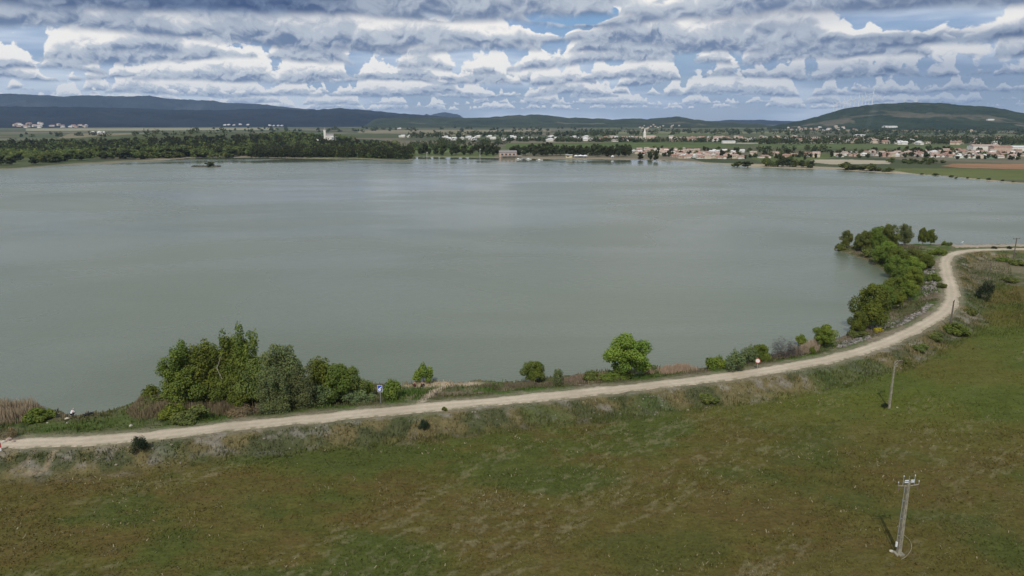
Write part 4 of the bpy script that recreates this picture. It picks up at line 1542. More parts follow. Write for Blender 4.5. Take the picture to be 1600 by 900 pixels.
for a, b in [(1196, 217), (1212, 219.5), (1228, 220), (1240, 217.5), (1254, 221), (1272, 221), (1276, 219), (1303, 220), (1308, 219), (1325, 223), (1334, 223.5), (1345, 217.5),
             (1352, 223), (1360, 222), (1405, 225), (1412, 226), (1436, 226), (1487, 224), (1492, 226), (1498, 225), (1516, 206), (1562, 219), (1380, 224.5)]:
    house(a, b, 'pale farmhouse standing among trees between the two villages and the right hill', 'farmhouses of the right-hand plain', 'farmhouse', gr_.choice([3, 5, 3, 2]), 1.25, False)
for a, b in spread_in([(995, 201), (1005, 196), (1040, 194), (1062, 196), (1060, 200), (1010, 203)], 17, (4, 0.8), gr_):
    house(a, b, 'tiny white house of the hamlet on the low middle hills', 'hillside hamlet houses', 'hamlet_house', 5, 1.0, False)
for a, b in spread_in([(1212, 203), (1230, 199.5), (1320, 198), (1340, 203), (1270, 205)], 24, (6, 0.9), gr_):
    house(a, b, 'tiny house of the village at the foot of the right-hand hill', 'houses at the foot of the right-hand hill', 'village_house', None, 1.3, False)
for a, b in spread_in([(8, 197), (30, 193), (80, 193.5), (140, 196), (140, 199.5), (30, 200.5)], 30, (5, 0.8), gr_):
    house(a, b, 'tiny pale building of the distant town below the left ridge', 'buildings of the distant left town', 'town_house', None, 2.0, False, cat='building')
for a, b in [(352, 196), (358, 195.5), (366, 196), (375, 195), (388, 195.5), (421, 196.5), (428, 197), (435, 197), (441, 197), (147, 209), (155, 209), (160, 209.5)]:
    house(a, b, 'tiny whitish building far off at the foot of the dark left slope', 'scattered buildings below the left slope', 'distant_building', 3, 1.7, False, cat='building')


for a, b in spread_in([(1166, 239), (1296, 243), (1296, 246), (1240, 246), (1180, 248)], 12, (7, 1.0), gr_):
    house(a, b, 'small house among trees between the lakeside and the large right-hand village', 'houses between the two villages', 'cottage', None, 0.75, False)
for a, b in spread_in([(1165, 220), (1330, 224), (1560, 226), (1600, 219), (1400, 216), (1180, 216)], 46, (9, 1.0), gr_):
    house(a, b, 'pale cottage half hidden by trees in the plain behind the right-hand village', 'cottages of the right-hand plain', 'cottage', gr_.choice([3, 3, 0, 5]), 1.1, False)
for a, b in spread_in([(690, 220), (930, 221), (930, 215), (700, 213)], 16, (10, 1.0), gr_):
    house(a, b, 'pale cottage in the plain behind the middle of the far shore', 'cottages of the middle plain', 'cottage', 3, 1.1, False)


# landmarks
def hall(px, py, lx, ly, h, label, roofm=2, wallm=0, rz=0.0, name='hall', cat='building'):
    x, y, z = pick_ground(px, py)
    W_, Rf = MB(), MB()
    gable(W_, Rf, 0, 0, lx, ly, h, ly * 0.12, 0.4)
    o = empty(name, (x, y, z), rz)
    tag(o, label, cat)
    W_.build('walls', WALLS[wallm], o)
    Rf.build('roof', ROOFS[roofm], o)
    return o


hall(1390, 199.5, 70, 25, 6, 'long white warehouse at the foot of the right-hand hill', name='warehouse')
hall(1343, 217, 26, 14, 9, 'large white building alone among trees left of the right hill', name='large_house')
hall(1547, 188, 34, 16, 5, 'small white building high on the flank of the right-hand hill', name='hill_building')
hall(905, 218.6, 24, 12, 5, 'white house in the trees behind the middle of the beach', name='house', cat='house')
hall(1536, 237, 40, 15, 8.5, 'largest pale block in the large right-hand village', roofm=1, name='village_hall')
hall(1562, 238.2, 26, 13, 8, 'brick red block beside the largest one in the right-hand village', roofm=0, wallm=2, name='village_hall')
hall(1590, 236, 34, 14, 6, 'light roofed shed at the right end of the right-hand village', name='shed')
hall(1138, 224, 26, 9, 4, 'low white shed on the road between the villages', name='shed')

x, y, z = pick_ground(1009, 219)
ch = empty('church', (x, y, z))
ch.scale = (0.8, 0.8, 0.8)
tag(ch, 'pale stone church with a pointed spire above the distant roofs', 'church')
W_, Rf = MB(), MB()
gable(W_, Rf, 14, 2, 30, 13, 9, 4.5)
W_.build('nave', WALLS[1], ch)
Rf.build('nave_roof', ROOFS[1], ch)
MB().box((-4, 0, 10), (7, 7, 22)).box((-4, 0, 21.2), (7.8, 7.8, 0.7)).build('tower', WALLS[0], ch)
sp = MB()
sp.tube([(-4, 0, 21.5), (-4, 0, 24), (-4, 0, 36)], [3.9, 3.2, 0.15], 8)
sp.build('spire', WALLS[0], ch)

x, y, z = pick_ground(512, 221)
cs = empty('chateau', (x, y, z + 2))
cs.scale = (0.62, 0.62, 0.72)
tag(cs, 'white manor with a slim square tower rising from the dark wood', 'manor')
W_, Rf = MB(), MB()
gable(W_, Rf, 8, 0, 22, 11, 13, 4)
W_.build('main_wing', WALLS[0], cs)
Rf.build('wing_roof', ROOFS[3], cs)
tw = MB().box((-7, -1, 13), (6, 6, 28)).build('tower', WALLS[0], cs)
MB().tube([(-7, -1, 27.1), (-7, -1, 33)], [4.2, 0.2], 4).build('tower_roof', ROOFS[3], tw)
W_, Rf = MB(), MB()
gable(W_, Rf, 15, -7, 14, 8, 8, 2.5, rz=1.2)
W_.build('side_wing', WALLS[0], cs)
Rf.build('side_wing_roof', ROOFS[2], cs)
for k in range(3):
    MB().box((1.5 + 4.5 * k, -5.55, 9), (1.4, 0.14, 2.2)).build('window', M['window'], cs)
house(494, 222, 'small white outbuilding left of the white manor', None, 'outbuilding', 3, 0.9, False)

# lakeside restaurant and beach things
x, y, z = pick_ground(794, 245.8)
lr = empty('lakeside_restaurant', (x, y, z), 0.1)
tag(lr, 'pinkish lakeside restaurant with grey roof and stilted terrace at the far shore', 'restaurant')
W_, Rf = MB(), MB()
gable(W_, Rf, 0, 6, 22, 11, 6, 2.2)
W_.build('walls', WALLS[2], lr)
Rf.build('roof', ROOFS[3], lr)
for k in range(4):
    MB().box((-7.5 + 5 * k, 0.42, 3.6), (2.6, 0.14, 1.9)).build('window', M['window'], lr)
MB().box((4, -4, 1.6), (26, 8, 0.4)).box((4, -7.9, 2.4), (26, 0.1, 0.9)).build('terrace', M['bark_pale'], lr)
for k in range(5):
    MB().box((-8 + 6 * k, -7.4, 0), (0.4, 0.4, 3.0)).build('terrace_post', M['bark_pale'], lr)

x, y, z = pick_ground(889, 246.5)
kk = empty('beach_kiosk', (x, y, z))
tag(kk, 'cream yellow kiosk with a flat roof on the far beach', 'kiosk')
cream = mat('cream_paint', (0.62, 0.56, 0.34), var=0.06)
MB().box((0, 0, 1.8), (8, 5, 3.6)).build('walls', cream, kk)
MB().box((0, -0.4, 3.75), (9, 6.4, 0.3)).build('roof', M['white_paint'], kk)
MB().box((-1.5, -2.53, 2.0), (3.2, 0.12, 1.5)).build('counter_window', M['window'], kk)
for i, (a, b, wd, lb) in enumerate([(900, 246.4, 4, 'small white beach tent right beside the cream kiosk'),
                                    (907, 246.2, 6, 'wider white beach tent, middle one right of the cream kiosk'),
                                    (914, 246.4, 5, 'white beach tent at the right end of the tent row'),
                                    (644, 244.6, 4, 'single white tent at the left end of the sandy beach'),
                                    (957, 247.2, 3, 'small white tent alone on the beach before the village')]):
    x, y, z = pick_ground(a, b)
    o = empty('beach_tent', (x, y, z))
    tag(o, lb, 'tent')
    MB().tube([(0, 0, 2.1), (0, 0, 2.6), (0, 0, 3.6)], [wd * 0.75, wd * 0.55, 0.1], 4).build('canopy', M['white_paint'], o)
    MB().box((0, wd * 0.38, 1.1), (wd * 0.9, 0.08, 2.2)).build('back_wall', M['white_paint'], o)
    for sx_ in (-1, 1):
        for sy_ in (-1, 1):
            MB().box((sx_ * wd * 0.48, sy_ * wd * 0.46, 1.0), (0.1, 0.1, 2.2)).build('pole', M['steel'], o)


def boat(px, py, ln_, label, rz):
    x, y = at(px, py, 0)
    o = empty('boat', (x, y, 0), rz)
    tag(o, label, 'boat', None)
    mb = MB()
    secs = [(-0.5, 0.30, 0.55), (-0.2, 0.38, 0.55), (0.15, 0.34, 0.6), (0.38, 0.16, 0.72), (0.5, 0.01, 0.85)]
    vs = []
    for a, wd, h in secs:
        vs += [(a * ln_, -wd * ln_ * 0.45, h), (a * ln_, -wd * ln_ * 0.3, -0.15), (a * ln_, wd * ln_ * 0.3, -0.15), (a * ln_, wd * ln_ * 0.45, h)]
    fs = [(0, 1, 2, 3)]
    for i in range(len(secs) - 1):
        for k in range(3):
            fs.append((i * 4 + k, i * 4 + k + 4, i * 4 + k + 5, i * 4 + k + 1))
        fs.append((i * 4 + 3, i * 4 + 7, i * 4 + 4, i * 4))
    mb.add(vs, fs)
    mb.build('hull', M['white_paint'], o)
    MB().box((-0.05 * ln_, 0, 1.05), (0.34 * ln_, 0.24 * ln_, 0.9), taper=0.8).build('cabin', M['white_paint'], o)
    return o


boat(810, 249.2, 7, 'white motor boat moored nearest the restaurant', 0.2)
boat(826, 249.0, 7, 'second white motor boat right of the restaurant', -0.3)
boat(843, 250.4, 8, 'white motor boat farthest out on the water', 0.1)
for a, b, h, lb in ((750, 245.6, 11, 'slim pale mast at the waterside left of the restaurant'), (667, 245, 7, 'short mast at the left end of the sandy beach'),
                    (1009.5, 233.5, 0, ''), (525, 224, 13, 'thin white pole on the slope right of the white manor')):
    if h:
        x, y, z = pick_ground(a, b)
        o = empty('mast', (x, y, z))
        tag(o, lb, 'mast')
        MB().tube([(0, 0, 0), (0, 0, h)], [0.22, 0.10], 6).build('pole', M['white_paint'], o)
        MB().box((0.5, 0, h - 1), (1.2, 0.1, 0.5)).build('arm', M['white_paint'], o)

# ---- wind farm on the shoulder of the right hill
tb, nb, hb_, bb = MB(), MB(), MB(), MB()
tb.tube([(0, 0, -6), (0, 0, 52)], [1.9, 1.1], 10)
nb.box((0, 1.5, 53), (3.4, 9, 3.2), taper=0.85)
hb_.tube([(0, -3.0, 53), (0, -4.6, 53)], [1.5, 0.6], 10)
bb.add([(-0.8, -3.8, 0.8), (0.9, -3.8, 0.8), (1.25, -3.8, 7), (0.3, -3.8, 27), (-0.3, -3.8, 27), (-0.9, -3.8, 7),
        (-0.8, -3.3, 0.8), (0.9, -3.3, 0.8), (1.25, -3.45, 7), (0.3, -3.7, 27), (-0.3, -3.7, 27), (-0.9, -3.45, 7)],
       [(0, 1, 2, 5), (5, 2, 3, 4), (11, 8, 7, 6), (10, 9, 8, 11), (0, 6, 7, 1), (1, 7, 8, 2), (2, 8, 9, 3), (3, 9, 10, 4), (4, 10, 11, 5), (5, 11, 6, 0)])
tur = mat('turbine_white', (0.78, 0.79, 0.80), rough=0.5, var=0.03)
tms = [q.build(n_, None, mesh_only=True) for q, n_ in ((tb, 'tower'), (nb, 'nacelle'), (hb_, 'hub'), (bb, 'blade'))]
for q in tms:
    q.materials.append(tur)
for k, (px, py, sc) in enumerate([(1302, 176, .85), (1307, 175, .95), (1312, 174, .8), (1318, 172.5, 1), (1324, 172, .9), (1327.5, 170.5, 1.05), (1334, 169.5, .9), (1341, 168, 1.05),
                                  (1346.5, 167, .95), (1352, 166, 1), (1357, 165, .9), (1362.5, 164.5, 1.25), (1413, 161.5, .5), (1431, 161, .6)]):
    dx, dy = (px - 800) / F, (450 - py) / F
    Yd, Zd = CT + dy * ST, -ST + dy * CT
    k_ = 5600 / math.hypot(dx, Yd)
    p = Vector((dx * k_, Yd * k_, HCAM + Zd * k_))
    o = empty('wind_turbine', (p.x, p.y, p.z - 2), -math.atan2(dx, Yd) + random.uniform(-0.4, 0.4))
    o.scale = (sc * 1.25,) * 3
    tag(o, 'white wind turbine on the left shoulder of the right-hand hill' if px < 1360 else
        {1362.5: 'tallest white wind turbine, at the right end of the row', 1413: 'small white turbine tip on the hill top, left of two', 1431: 'small white turbine tip on the hill top, right of two'}[px],
        'wind turbine', 'wind farm row' if px < 1360 else None)
    for q in tms[:3]:
        link(q.name, q, None, o)
    a0 = random.uniform(0, 2.1)
    for b in range(3):
        bo = link('blade', tms[3], None, o)
        a = a0 + b * 2.0944
        bo.matrix_local = Matrix.Translation((0, 0, 53)) @ Matrix.Rotation(a, 4, 'Y')

# ---- woods beyond the lake
far_bark = M['bark']


def far_proto(key, seed, w, h, n, size, lm, z0):
    g_ = np.random.default_rng(seed)
    c, r = clumps_round(g_, w, h, z0, 12)
    V, Fc, tone = leaves(c, r, n, size, g_)
    V[:, 2] = np.maximum(V[:, 2], 0.1)
    cm = np_mesh('crown', V, Fc, fattr={'leaf': tone})
    cm.materials.append(lm)
    tm = limbs(c, h, 0.3, g_, 4).build('trunk', None, mesh_only=True)
    tm.materials.append(far_bark)
    PROTO[key] = (cm, tm, w, h)


far_proto('far_a', 501, 10, 10, 700, 1.3, M['leaf_far'], 1.2)
far_proto('far_b', 502, 9, 11, 700, 1.3, M['leaf_far'], 1.5)
far_proto('far_c', 503, 12, 9, 700, 1.4, M['leaf_far'], 1.0)
far_proto('far_l', 504, 11, 9, 700, 1.3, M['leaf_far_light'], 0.6)
far_proto('far_m', 505, 9, 8, 700, 1.3, M['leaf_far_light'], 0.6)


def far_tree(key, px, py, hpx, wk, label, group, name='tree'):
    cm, tm, w, h = PROTO[key]
    x, y, z = pick_ground(px, py)
    m = pxm(x, y, z)
    H = hpx * m
    o = empty(name, (x, y, z - 0.2), random.uniform(0, 6.28))
    o.scale = (H / h * wk, H / h * wk, H / h)
    tag(o, label, name.replace('_', ' '), group)
    link('crown', cm, None, o)
    link('trunk', tm, None, o)


for a, b in spread_in([(60, 255), (150, 250), (250, 248), (400, 244.6), (400, 238), (280, 240), (150, 243), (60, 248)], 60, (7, 1.4), gr_):
    far_tree(gr_.choice(['far_l', 'far_m', 'far_l', 'far_a']), a, b, gr_.uniform(9, 15), gr_.uniform(1.2, 1.9), 'light green willow scrub tree on the left part of the far shore', 'willows of the left far shore', 'willow')
for a, b in ((52, 257, ), (18, 258), (90, 254), (30, 252), (2, 258)):
    far_tree('far_a', a, b, gr_.uniform(9, 16), 1.2, 'dark round tree by the reddish earth at the left end of the far shore', 'dark trees at the left end of the far shore')
for a, b in spread_in([(645, 243), (780, 243.6), (780, 236), (700, 238), (650, 240)], 26, (7, 1.2), gr_):
    far_tree(gr_.choice(['far_a', 'far_b', 'far_c', 'far_b']), a, b, gr_.uniform(9, 15), 1.0, 'dark tree behind the sandy beach left of the restaurant', 'trees left of the restaurant')
for a, b in spread_in([(800, 244), (935, 244.8), (985, 245), (980, 240), (930, 239), (800, 239)], 50, (6, 1.0), gr_):
    far_tree(gr_.choice(['far_a', 'far_b', 'far_c']), a, b, gr_.uniform(11, 16), 0.85, 'dark pine-like tree in the belt behind the beach tents', 'tree belt behind the beach')
for a, b, h, wk, lb in ((1001, 249.2, 11, 1.4, 'dark round waterside tree left of the tall pair before the village'), (1016, 249.6, 11, 1.1, 'dark tree touching the tall one before the village'),
                        (1025, 250.5, 17, 0.8, 'tallest dark waterside tree before the lakeside village'), (1128, 247, 13, 0.9, 'dark tree at the right end of the lakeside village'),
                        (1152, 241, 11, 0.9, 'dark tree between white houses at the back of the lakeside village')):
    far_tree('far_b', a, b, h, wk, lb, None)
for a, b in ((1198, 260), (1214, 260.5), (1222, 261), (1233, 261), (1243, 261.2), (1252, 261.6), (1262, 262), (1268, 262.2)):
    far_tree(gr_.choice(['far_l', 'far_a', 'far_l']), a, b, gr_.uniform(11, 15), 1.0, 'green tree of the clump standing at the water right of the village', 'waterside clump right of the village')
for a, b in ((1324, 265), (1331, 265.6), (1336, 265), (1348, 266), (1362, 267), (1388, 268.5), (1486, 276.5), (1494, 277.5), (1512, 278.5), (1545, 281), (1566, 283), (1440, 272.5), (1462, 274), (1529, 280), (1583, 284.5), (1152, 259.5), (1168, 260.5)):
    far_tree(gr_.choice(['far_m', 'far_l', 'far_a']), a, b, gr_.uniform(6, 12) if a < 1400 else gr_.uniform(2, 4.2), 1.9, 'low bush or small tree at the water edge of the right far shore', 'bushes of the right far shore', 'shore_bush')
for a, b in spread_in([(1295, 247), (1600, 250), (1600, 238), (1480, 234), (1300, 238)], 85, (7, 1.3), gr_):
    far_tree(gr_.choice(['far_a', 'far_b', 'far_c', 'far_l']), a, b, gr_.uniform(5, 8), 1.0, 'garden tree among the houses of the large right-hand village', 'garden trees of the right-hand village')
for a, b in spread_in([(1000, 244), (1010, 234), (1170, 236), (1300, 246), (1200, 256), (1150, 252), (1120, 247)], 40, (7, 1.3), gr_):
    far_tree(gr_.choice(['far_a', 'far_b', 'far_l', 'far_c']), a, b, gr_.uniform(5, 9), 1.0, 'garden tree in and beside the lakeside village', 'garden trees of the lakeside village')
for a, b in spread_in([(1380, 252), (1480, 252), (1480, 257), (1380, 257)], 12, (8, 1.2), gr_):
    far_tree('far_l', a, b, gr_.uniform(5, 8), 1.5, 'dense green shrub between the right-hand village and the ploughed field', 'shrubs before the right-hand village', 'shrub')


def wood(name, regions, label, lm_key):
    """a far-off wood that reads as one mass: many crowns in one mesh"""
    g_ = np.random.default_rng(77)
    VV, FF, TT, off = [], [], [], 0
    for poly, n, hlo, hhi, nl in regions:
        pts = spread_in(poly, n, (2.2, 0.35), gr_)
        for a, b in pts:
            x, y, z = pick_ground(a, b)
            m = pxm(x, y, z)
            H = gr_.uniform(hlo, hhi)
            W = H * gr_.uniform(1.2, 2.2)
            c, r = clumps_round(g_, W, H, -H * 0.15, 7)
            V, Fc, tone = leaves(c, r, nl, max(1.2, 1.9 * m), g_, fill=0.6)
            tone = np.clip(tone * 0.35 + 0.85 * g_.random() - 0.1, 0, 1)
            V[:, 2] = np.maximum(V[:, 2], 0)
            VV.append(V + np.array([x, y, z]))
            FF.append(Fc + off)
            TT.append(tone)
            off += len(V)
    me = np_mesh(name, np.concatenate(VV), np.concatenate(FF), fattr={'leaf': np.concatenate(TT)})
    return tag(link(name, me, M[lm_key]), label, 'wood', kind='stuff')


wood('light_wood', [([(-60, 254), (60, 249), (200, 247), (330, 243), (400, 243), (560, 247), (642, 248.5), (645, 240), (400, 236), (200, 238), (-60, 244)], 330, 6, 11, 80),
                    ([(400, 214), (440, 208), (520, 212), (560, 218), (480, 222)], 120, 5, 8, 60), ([(-60, 246), (640, 246), (640, 226), (430, 220), (-60, 228)], 420, 5, 9, 60)],
     'lighter green scrub and poplars mixed into the far left wood', 'leaf_far_light')
wood('far_wood', [([(-60, 246), (60, 242), (200, 239), (330, 238), (400, 238), (560, 246), (642, 247.5), (645, 236), (600, 224), (520, 217), (440, 210), (380, 214), (250, 219), (120, 222), (-60, 222)], 1250, 4, 8.5, 60),
                  ([(395, 246), (560, 246.5), (640, 249), (640, 240), (395, 238)], 420, 8, 13, 90)],
     'dark wood covering the far shore and the low mound on the left', 'leaf_far')
wood('hedgerows', [([(640, 236), (760, 232), (790, 228), (800, 222), (700, 222), (640, 224)], 90, 7, 12, 45),
                   ([(780, 221), (940, 222.2), (1180, 223), (1180, 220.5), (780, 219)], 170, 7, 11, 45),
                   ([(1180, 226), (1380, 225), (1600, 227), (1600, 219), (1400, 217), (1190, 219)], 420, 8, 14, 45),
                   ([(640, 216), (800, 214), (960, 213), (960, 210), (800, 209), (640, 211)], 130, 9, 14, 40),
                   ([(0, 214), (240, 214), (420, 208), (420, 204), (240, 208), (0, 210)], 45, 7, 11, 40),
                   ([(300, 205), (640, 208), (900, 204), (900, 199), (600, 200), (300, 200)], 90, 9, 14, 30),
                   ([(900, 212), (1240, 211), (1600, 212), (1600, 203), (1300, 204), (900, 205)], 260, 10, 18, 34),
                   ([(1180, 238), (1300, 238), (1300, 232), (1180, 234)], 26, 5, 9, 50),
                   ([(1170, 247), (1260, 246), (1290, 241), (1200, 240)], 26, 3, 6, 50)],
     'hedges and small woods scattered over the plain beyond the lake', 'leaf_far')

# islet
x, y = at(323, 260.5, 0)
isl = MB()
for k in range(26):
    a = random.uniform(-1, 1)
    isl.add([(a * 13 + q[0] * 3.2, random.uniform(-3, 3) + q[1] * 3, q[2] * 1.5 + 0.2) for q in (Vector(v_) * random.uniform(.7, 1.2) for v_ in iv)], [tuple(f_) for f_ in fi])
o = isl.build('islet', mat('islet_rock', (0.09, 0.085, 0.06), var=0.3, vscale=0.6))
o.location = (x, y, 0)
tag(o, 'long dark rocky islet in the left part of the lake', 'islet', kind='structure')
cm, tm, w_, h_ = PROTO['far_a']
o = empty('islet_bush', (x + 3, y, 0.6))
o.scale = (1.1, 0.9, 0.42)
tag(o, 'rounded grey-green bush growing on the little islet', 'bush')
link('foliage', cm, None, o)
link('stem', tm, None, o)
#@@BUILD4@@

# ------------------------------------------------------------------ poles along the field
print('small things...')


def at_height(px, py, x, y):
    """height at which the vertical through (x, y) passes pixel row py"""
    dy = (450 - py) / F
    dx = 0
    Yd, Zd = CT + dy * ST, -ST + dy * CT
    return HCAM + Zd * y / Yd


# big switch pole
x, y, z = land(1404, 866)
top = at_height(0, 745, x, y)
h = top - z
p1 = empty('switch_pole', (x, y, z), 0.12)
tag(p1, 'nearest tall concrete pole with a crossarm and white switch bars', 'utility pole')
MB().box((0, 0, h / 2 - 0.35), (0.40, 0.30, h - 0.5), taper=0.62).build('pole', M['concrete'], p1)
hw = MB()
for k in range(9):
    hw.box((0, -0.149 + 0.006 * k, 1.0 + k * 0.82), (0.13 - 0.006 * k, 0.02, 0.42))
hw.build('recess_shade', mat('recess_shade_concrete', (0.19, 0.175, 0.14), var=0.2), p1)  # flat plates on the pole face; the recess shade is their darker colour
MB().tube([(-0.42, -0.02, 0.9), (-0.40, -0.02, 3), (-0.36, 0, h - 0.9)], 0.045, 6).build('switch_rod', M['steel'], p1)
MB().box((-0.44, -0.05, 1.25), (0.16, 0.14, 0.55)).build('rod_handle', M['white_paint'], p1)
for zz in (2.2, 4.2, 6.2):
    MB().box((-0.28, -0.02, zz), (0.3, 0.05, 0.06)).build('rod_bracket', M['steel'], p1)
arm_z = h - 0.95
ca = MB()
ca.tube([(-1.12, 0, arm_z + 0.02), (0, 0, arm_z - 0.10), (1.12, 0, arm_z + 0.02)], 0.065, 6)
ca.tube([(-1.12, 0, arm_z), (-1.14, 0, arm_z + 0.34)], 0.045, 6)
ca.tube([(1.12, 0, arm_z), (1.14, 0, arm_z + 0.34)], 0.045, 6)
ca.build('crossarm', M['rust'], p1)
for sx in (-1, 0, 1):
    MB().tube([(sx * 0.62, 0, arm_z - 0.06), (sx * 0.62, 0, h + 0.05)], 0.035, 6).build('upright', M['steel'], p1)
MB().tube([(-0.62, 0, arm_z + 0.42), (0.62, 0, arm_z + 0.42)], 0.03, 6).build('frame_rail', M['steel'], p1)
for zz in (0.40, 0.60):
    for sx in (-1, 1):
        MB().tube([(sx * 0.14, -0.10, arm_z + zz), (sx * 0.52, -0.10, arm_z + zz)], [0.055, 0.055], 8).build('switch_bar', M['ceramic'], p1)
for sx in (-1.13, -0.62, 0.62, 1.13):
    zt = arm_z + 0.34 if abs(sx) > 1 else h + 0.05
    ins = MB()
    for q in range(3):
        ins.tube([(sx, 0, zt + q * 0.05), (sx, 0, zt + q * 0.05 + 0.02), (sx, 0, zt + q * 0.05 + 0.05)], [0.03, 0.06, 0.03], 8)
    ins.build('insulator', M['steel'], p1)
for sx in (-1.05, 1.05):
    ins = MB()
    for q in range(3):
        ins.tube([(sx, 0, arm_z - 0.2 - q * 0.12), (sx, 0, arm_z - 0.26 - q * 0.12), (sx, 0, arm_z - 0.3 - q * 0.12)], [0.03, 0.09, 0.03], 8)
    ins.build('hanging_insulator', M['brown_glass'], p1)
MB().box((0, 0, 0.05), (0.9, 0.8, 0.22)).build('footing', M['concrete'], p1)
cb = MB()
pts = []
for k in range(14):
    a = k / 13
    bx_, by_ = at(1408 + 16 * math.sin(a * math.pi) ** 0.8, 836 + 40 * a, z)
    pts.append((bx_, by_, gz(bx_, by_) + 0.16))
cb.tube(pts, 0.03, 5)
tag(cb.build('loose_cable', mat('old_cable', (0.27, 0.23, 0.15), var=0.2)), 'pale loose cable looped on the grass beside the nearest pole', 'cable')

# slim concrete pole
x, y, z = land(1389, 638)
h = at_height(0, 566, x, y) - z
p2 = empty('slim_pole', (x, y, z), 0.2)
tag(p2, 'slim pale concrete pole standing in the green field before the embankment', 'utility pole')
MB().box((0, 0, h / 2 - 0.2), (0.34, 0.26, h + 0.4), taper=0.55).build('pole', M['concrete'], p2)
MB().tube([(-0.1, 0, h - 0.05), (0.35, 0, h + 0.25), (1.35, 0, h + 0.22)], 0.05, 6).build('bracket_arm', M['rust'], p2)
MB().tube([(0.1, 0, h - 0.5), (0.75, 0, h + 0.2)], 0.035, 6).build('arm_stay', M['steel'], p2)
for sx in (0.55, 0.95, 1.32):
    ins = MB()
    for q in range(2):
        ins.tube([(sx, 0, h + 0.12 - q * 0.13), (sx, 0, h + 0.05 - q * 0.13), (sx, 0, h - q * 0.13)], [0.03, 0.10, 0.03], 8)
    ins.build('insulator', M['brown_glass'], p2)
plant('bush_d', 1382, 637, 10, 9, 'small dark shrub at the foot of the slim concrete pole', 'shrub', 'shrub')


def simple_pole(px, py, pytop, label, arm, m_, r0=0.16, rz=0.0):
    x, y, z = land(px, py)
    h = at_height(0, pytop, x, y) - z
    o = empty('utility_pole', (x, y, z), rz)
    tag(o, label, 'utility pole')
    MB().tube([(0, 0, -0.3), (0, 0, h)], [r0, r0 * 0.65], 8).build('pole', m_, o)
    if arm:
        MB().box((0, 0, h - 0.25), (arm, 0.12, 0.14)).build('crossarm', m_, o)
        for sx in (-0.45, 0, 0.45):
            MB().tube([(sx * arm, 0, h - 0.18), (sx * arm, 0, h + 0.12)], [0.05, 0.07], 6).build('insulator', M['brown_glass'], o)
    else:
        MB().tube([(0.1, 0, h - 0.3), (0.1, 0, h + 0.2)], [0.05, 0.08], 6).build('insulator', M['brown_glass'], o)
    return o


simple_pole(1484, 514, 470, 'dark wooden pole standing before the lower bend of the track', 0, M['wood_pole'], 0.2)
simple_pole(1544, 440, 412, 'grey pole beside the dark bush at the upper field edge', 0, M['wood_pole'], 0.15)
simple_pole(1583, 407, 372, 'farthest pole with a T shaped crossarm near the sandy shore', 3.0, M['wood_pole'], 0.19, 0.3)

# ------------------------------------------------------------------ road signs
x, y, z = land(595, 631)
h = at_height(0, 601, x, y) - z
s1 = empty('road_sign', (x, y, z), -0.05)
tag(s1, 'blue rectangular road sign with a white symbol at the track', 'road sign')
MB().tube([(0, 0, -0.3), (0, 0, h)], 0.045, 8).build('post', M['steel'], s1)
pn = MB().box((0, -0.075, h - 0.62), (0.74, 0.05, 1.1)).build('panel', M['blue_sign'], s1)
bd = MB()
for a, b, c_, d in ((0, h - 0.10, 0.74, 0.05), (0, h - 1.14, 0.74, 0.05), (-0.345, h - 0.62, 0.05, 0.99), (0.345, h - 0.62, 0.05, 0.99)):
    bd.box((a, -0.105, b), (c_, 0.012, d))
bd.build('border', M['white_paint'], pn)
sy = MB()
sy.tube([(-0.06, -0.104, h - 0.78), (-0.06, -0.118, h - 0.78)], 0.21, 20)
sy.tube([(-0.10, -0.110, h - 0.70), (0.12, -0.110, h - 0.46), (0.26, -0.110, h - 0.30)], [0.10, 0.08, 0.03], 6)
sy.build('symbol', M['white_paint'], pn)

x, y, z = land(1183, 577)
h = at_height(0, 560, x, y) - z
s2 = empty('round_sign', (x, y, z), -0.35)
tag(s2, 'round white prohibition sign with red rim beside the track bend', 'road sign')
MB().tube([(0, 0, -0.3), (0, 0, h)], 0.045, 8).build('post', M['steel'], s2)
MB().tube([(0, -0.05, h - 0.42), (0, -0.085, h - 0.42)], 0.42, 24).build('disc', M['white_paint'], s2)
rg = MB()
n_ = 28
vs, fs = [], []
for k in range(n_):
    a = 2 * math.pi * k / n_
    for rr, yy in ((0.43, -0.086), (0.34, -0.086), (0.34, -0.098), (0.43, -0.098)):
        vs.append((rr * math.cos(a), yy, h - 0.42 + rr * math.sin(a)))
for k in range(n_):
    for q in range(4):
        fs.append((k * 4 + q, k * 4 + (q + 1) % 4, ((k + 1) % n_) * 4 + (q + 1) % 4, ((k + 1) % n_) * 4 + q))
rg.add(vs, fs)
rg.build('rim', M['red_sign'], s2)


# ------------------------------------------------------------------ people
def skin_mesh(name, verts, edges, rad, m_, parent, root=0, sub=2):
    me = bpy.data.meshes.new(name)
    me.from_pydata(verts, edges, [])
    o = bpy.data.objects.new(name, me)
    COL.objects.link(o)
    sk = o.modifiers.new('skin', 'SKIN')
    for i, sv in enumerate(me.skin_vertices[0].data):
        r_ = rad[i]
        sv.radius = (r_, r_) if not isinstance(r_, tuple) else r_
        sv.use_root = (i == root)
    ss = o.modifiers.new('sub', 'SUBSURF')
    ss.levels = ss.render_levels = sub
    dg = bpy.context.evaluated_depsgraph_get()
    dg.update()
    em = bpy.data.meshes.new_from_object(o.evaluated_get(dg), preserve_all_data_layers=False, depsgraph=dg)
    bpy.data.objects.remove(o)
    em.name = name
    em.materials.clear()
    em.polygons.foreach_set('use_smooth', [True] * len(em.polygons))
    return link(name, em, m_, parent)


skin_m = mat('skin', (0.42, 0.26, 0.19), rough=0.6, var=0.06)


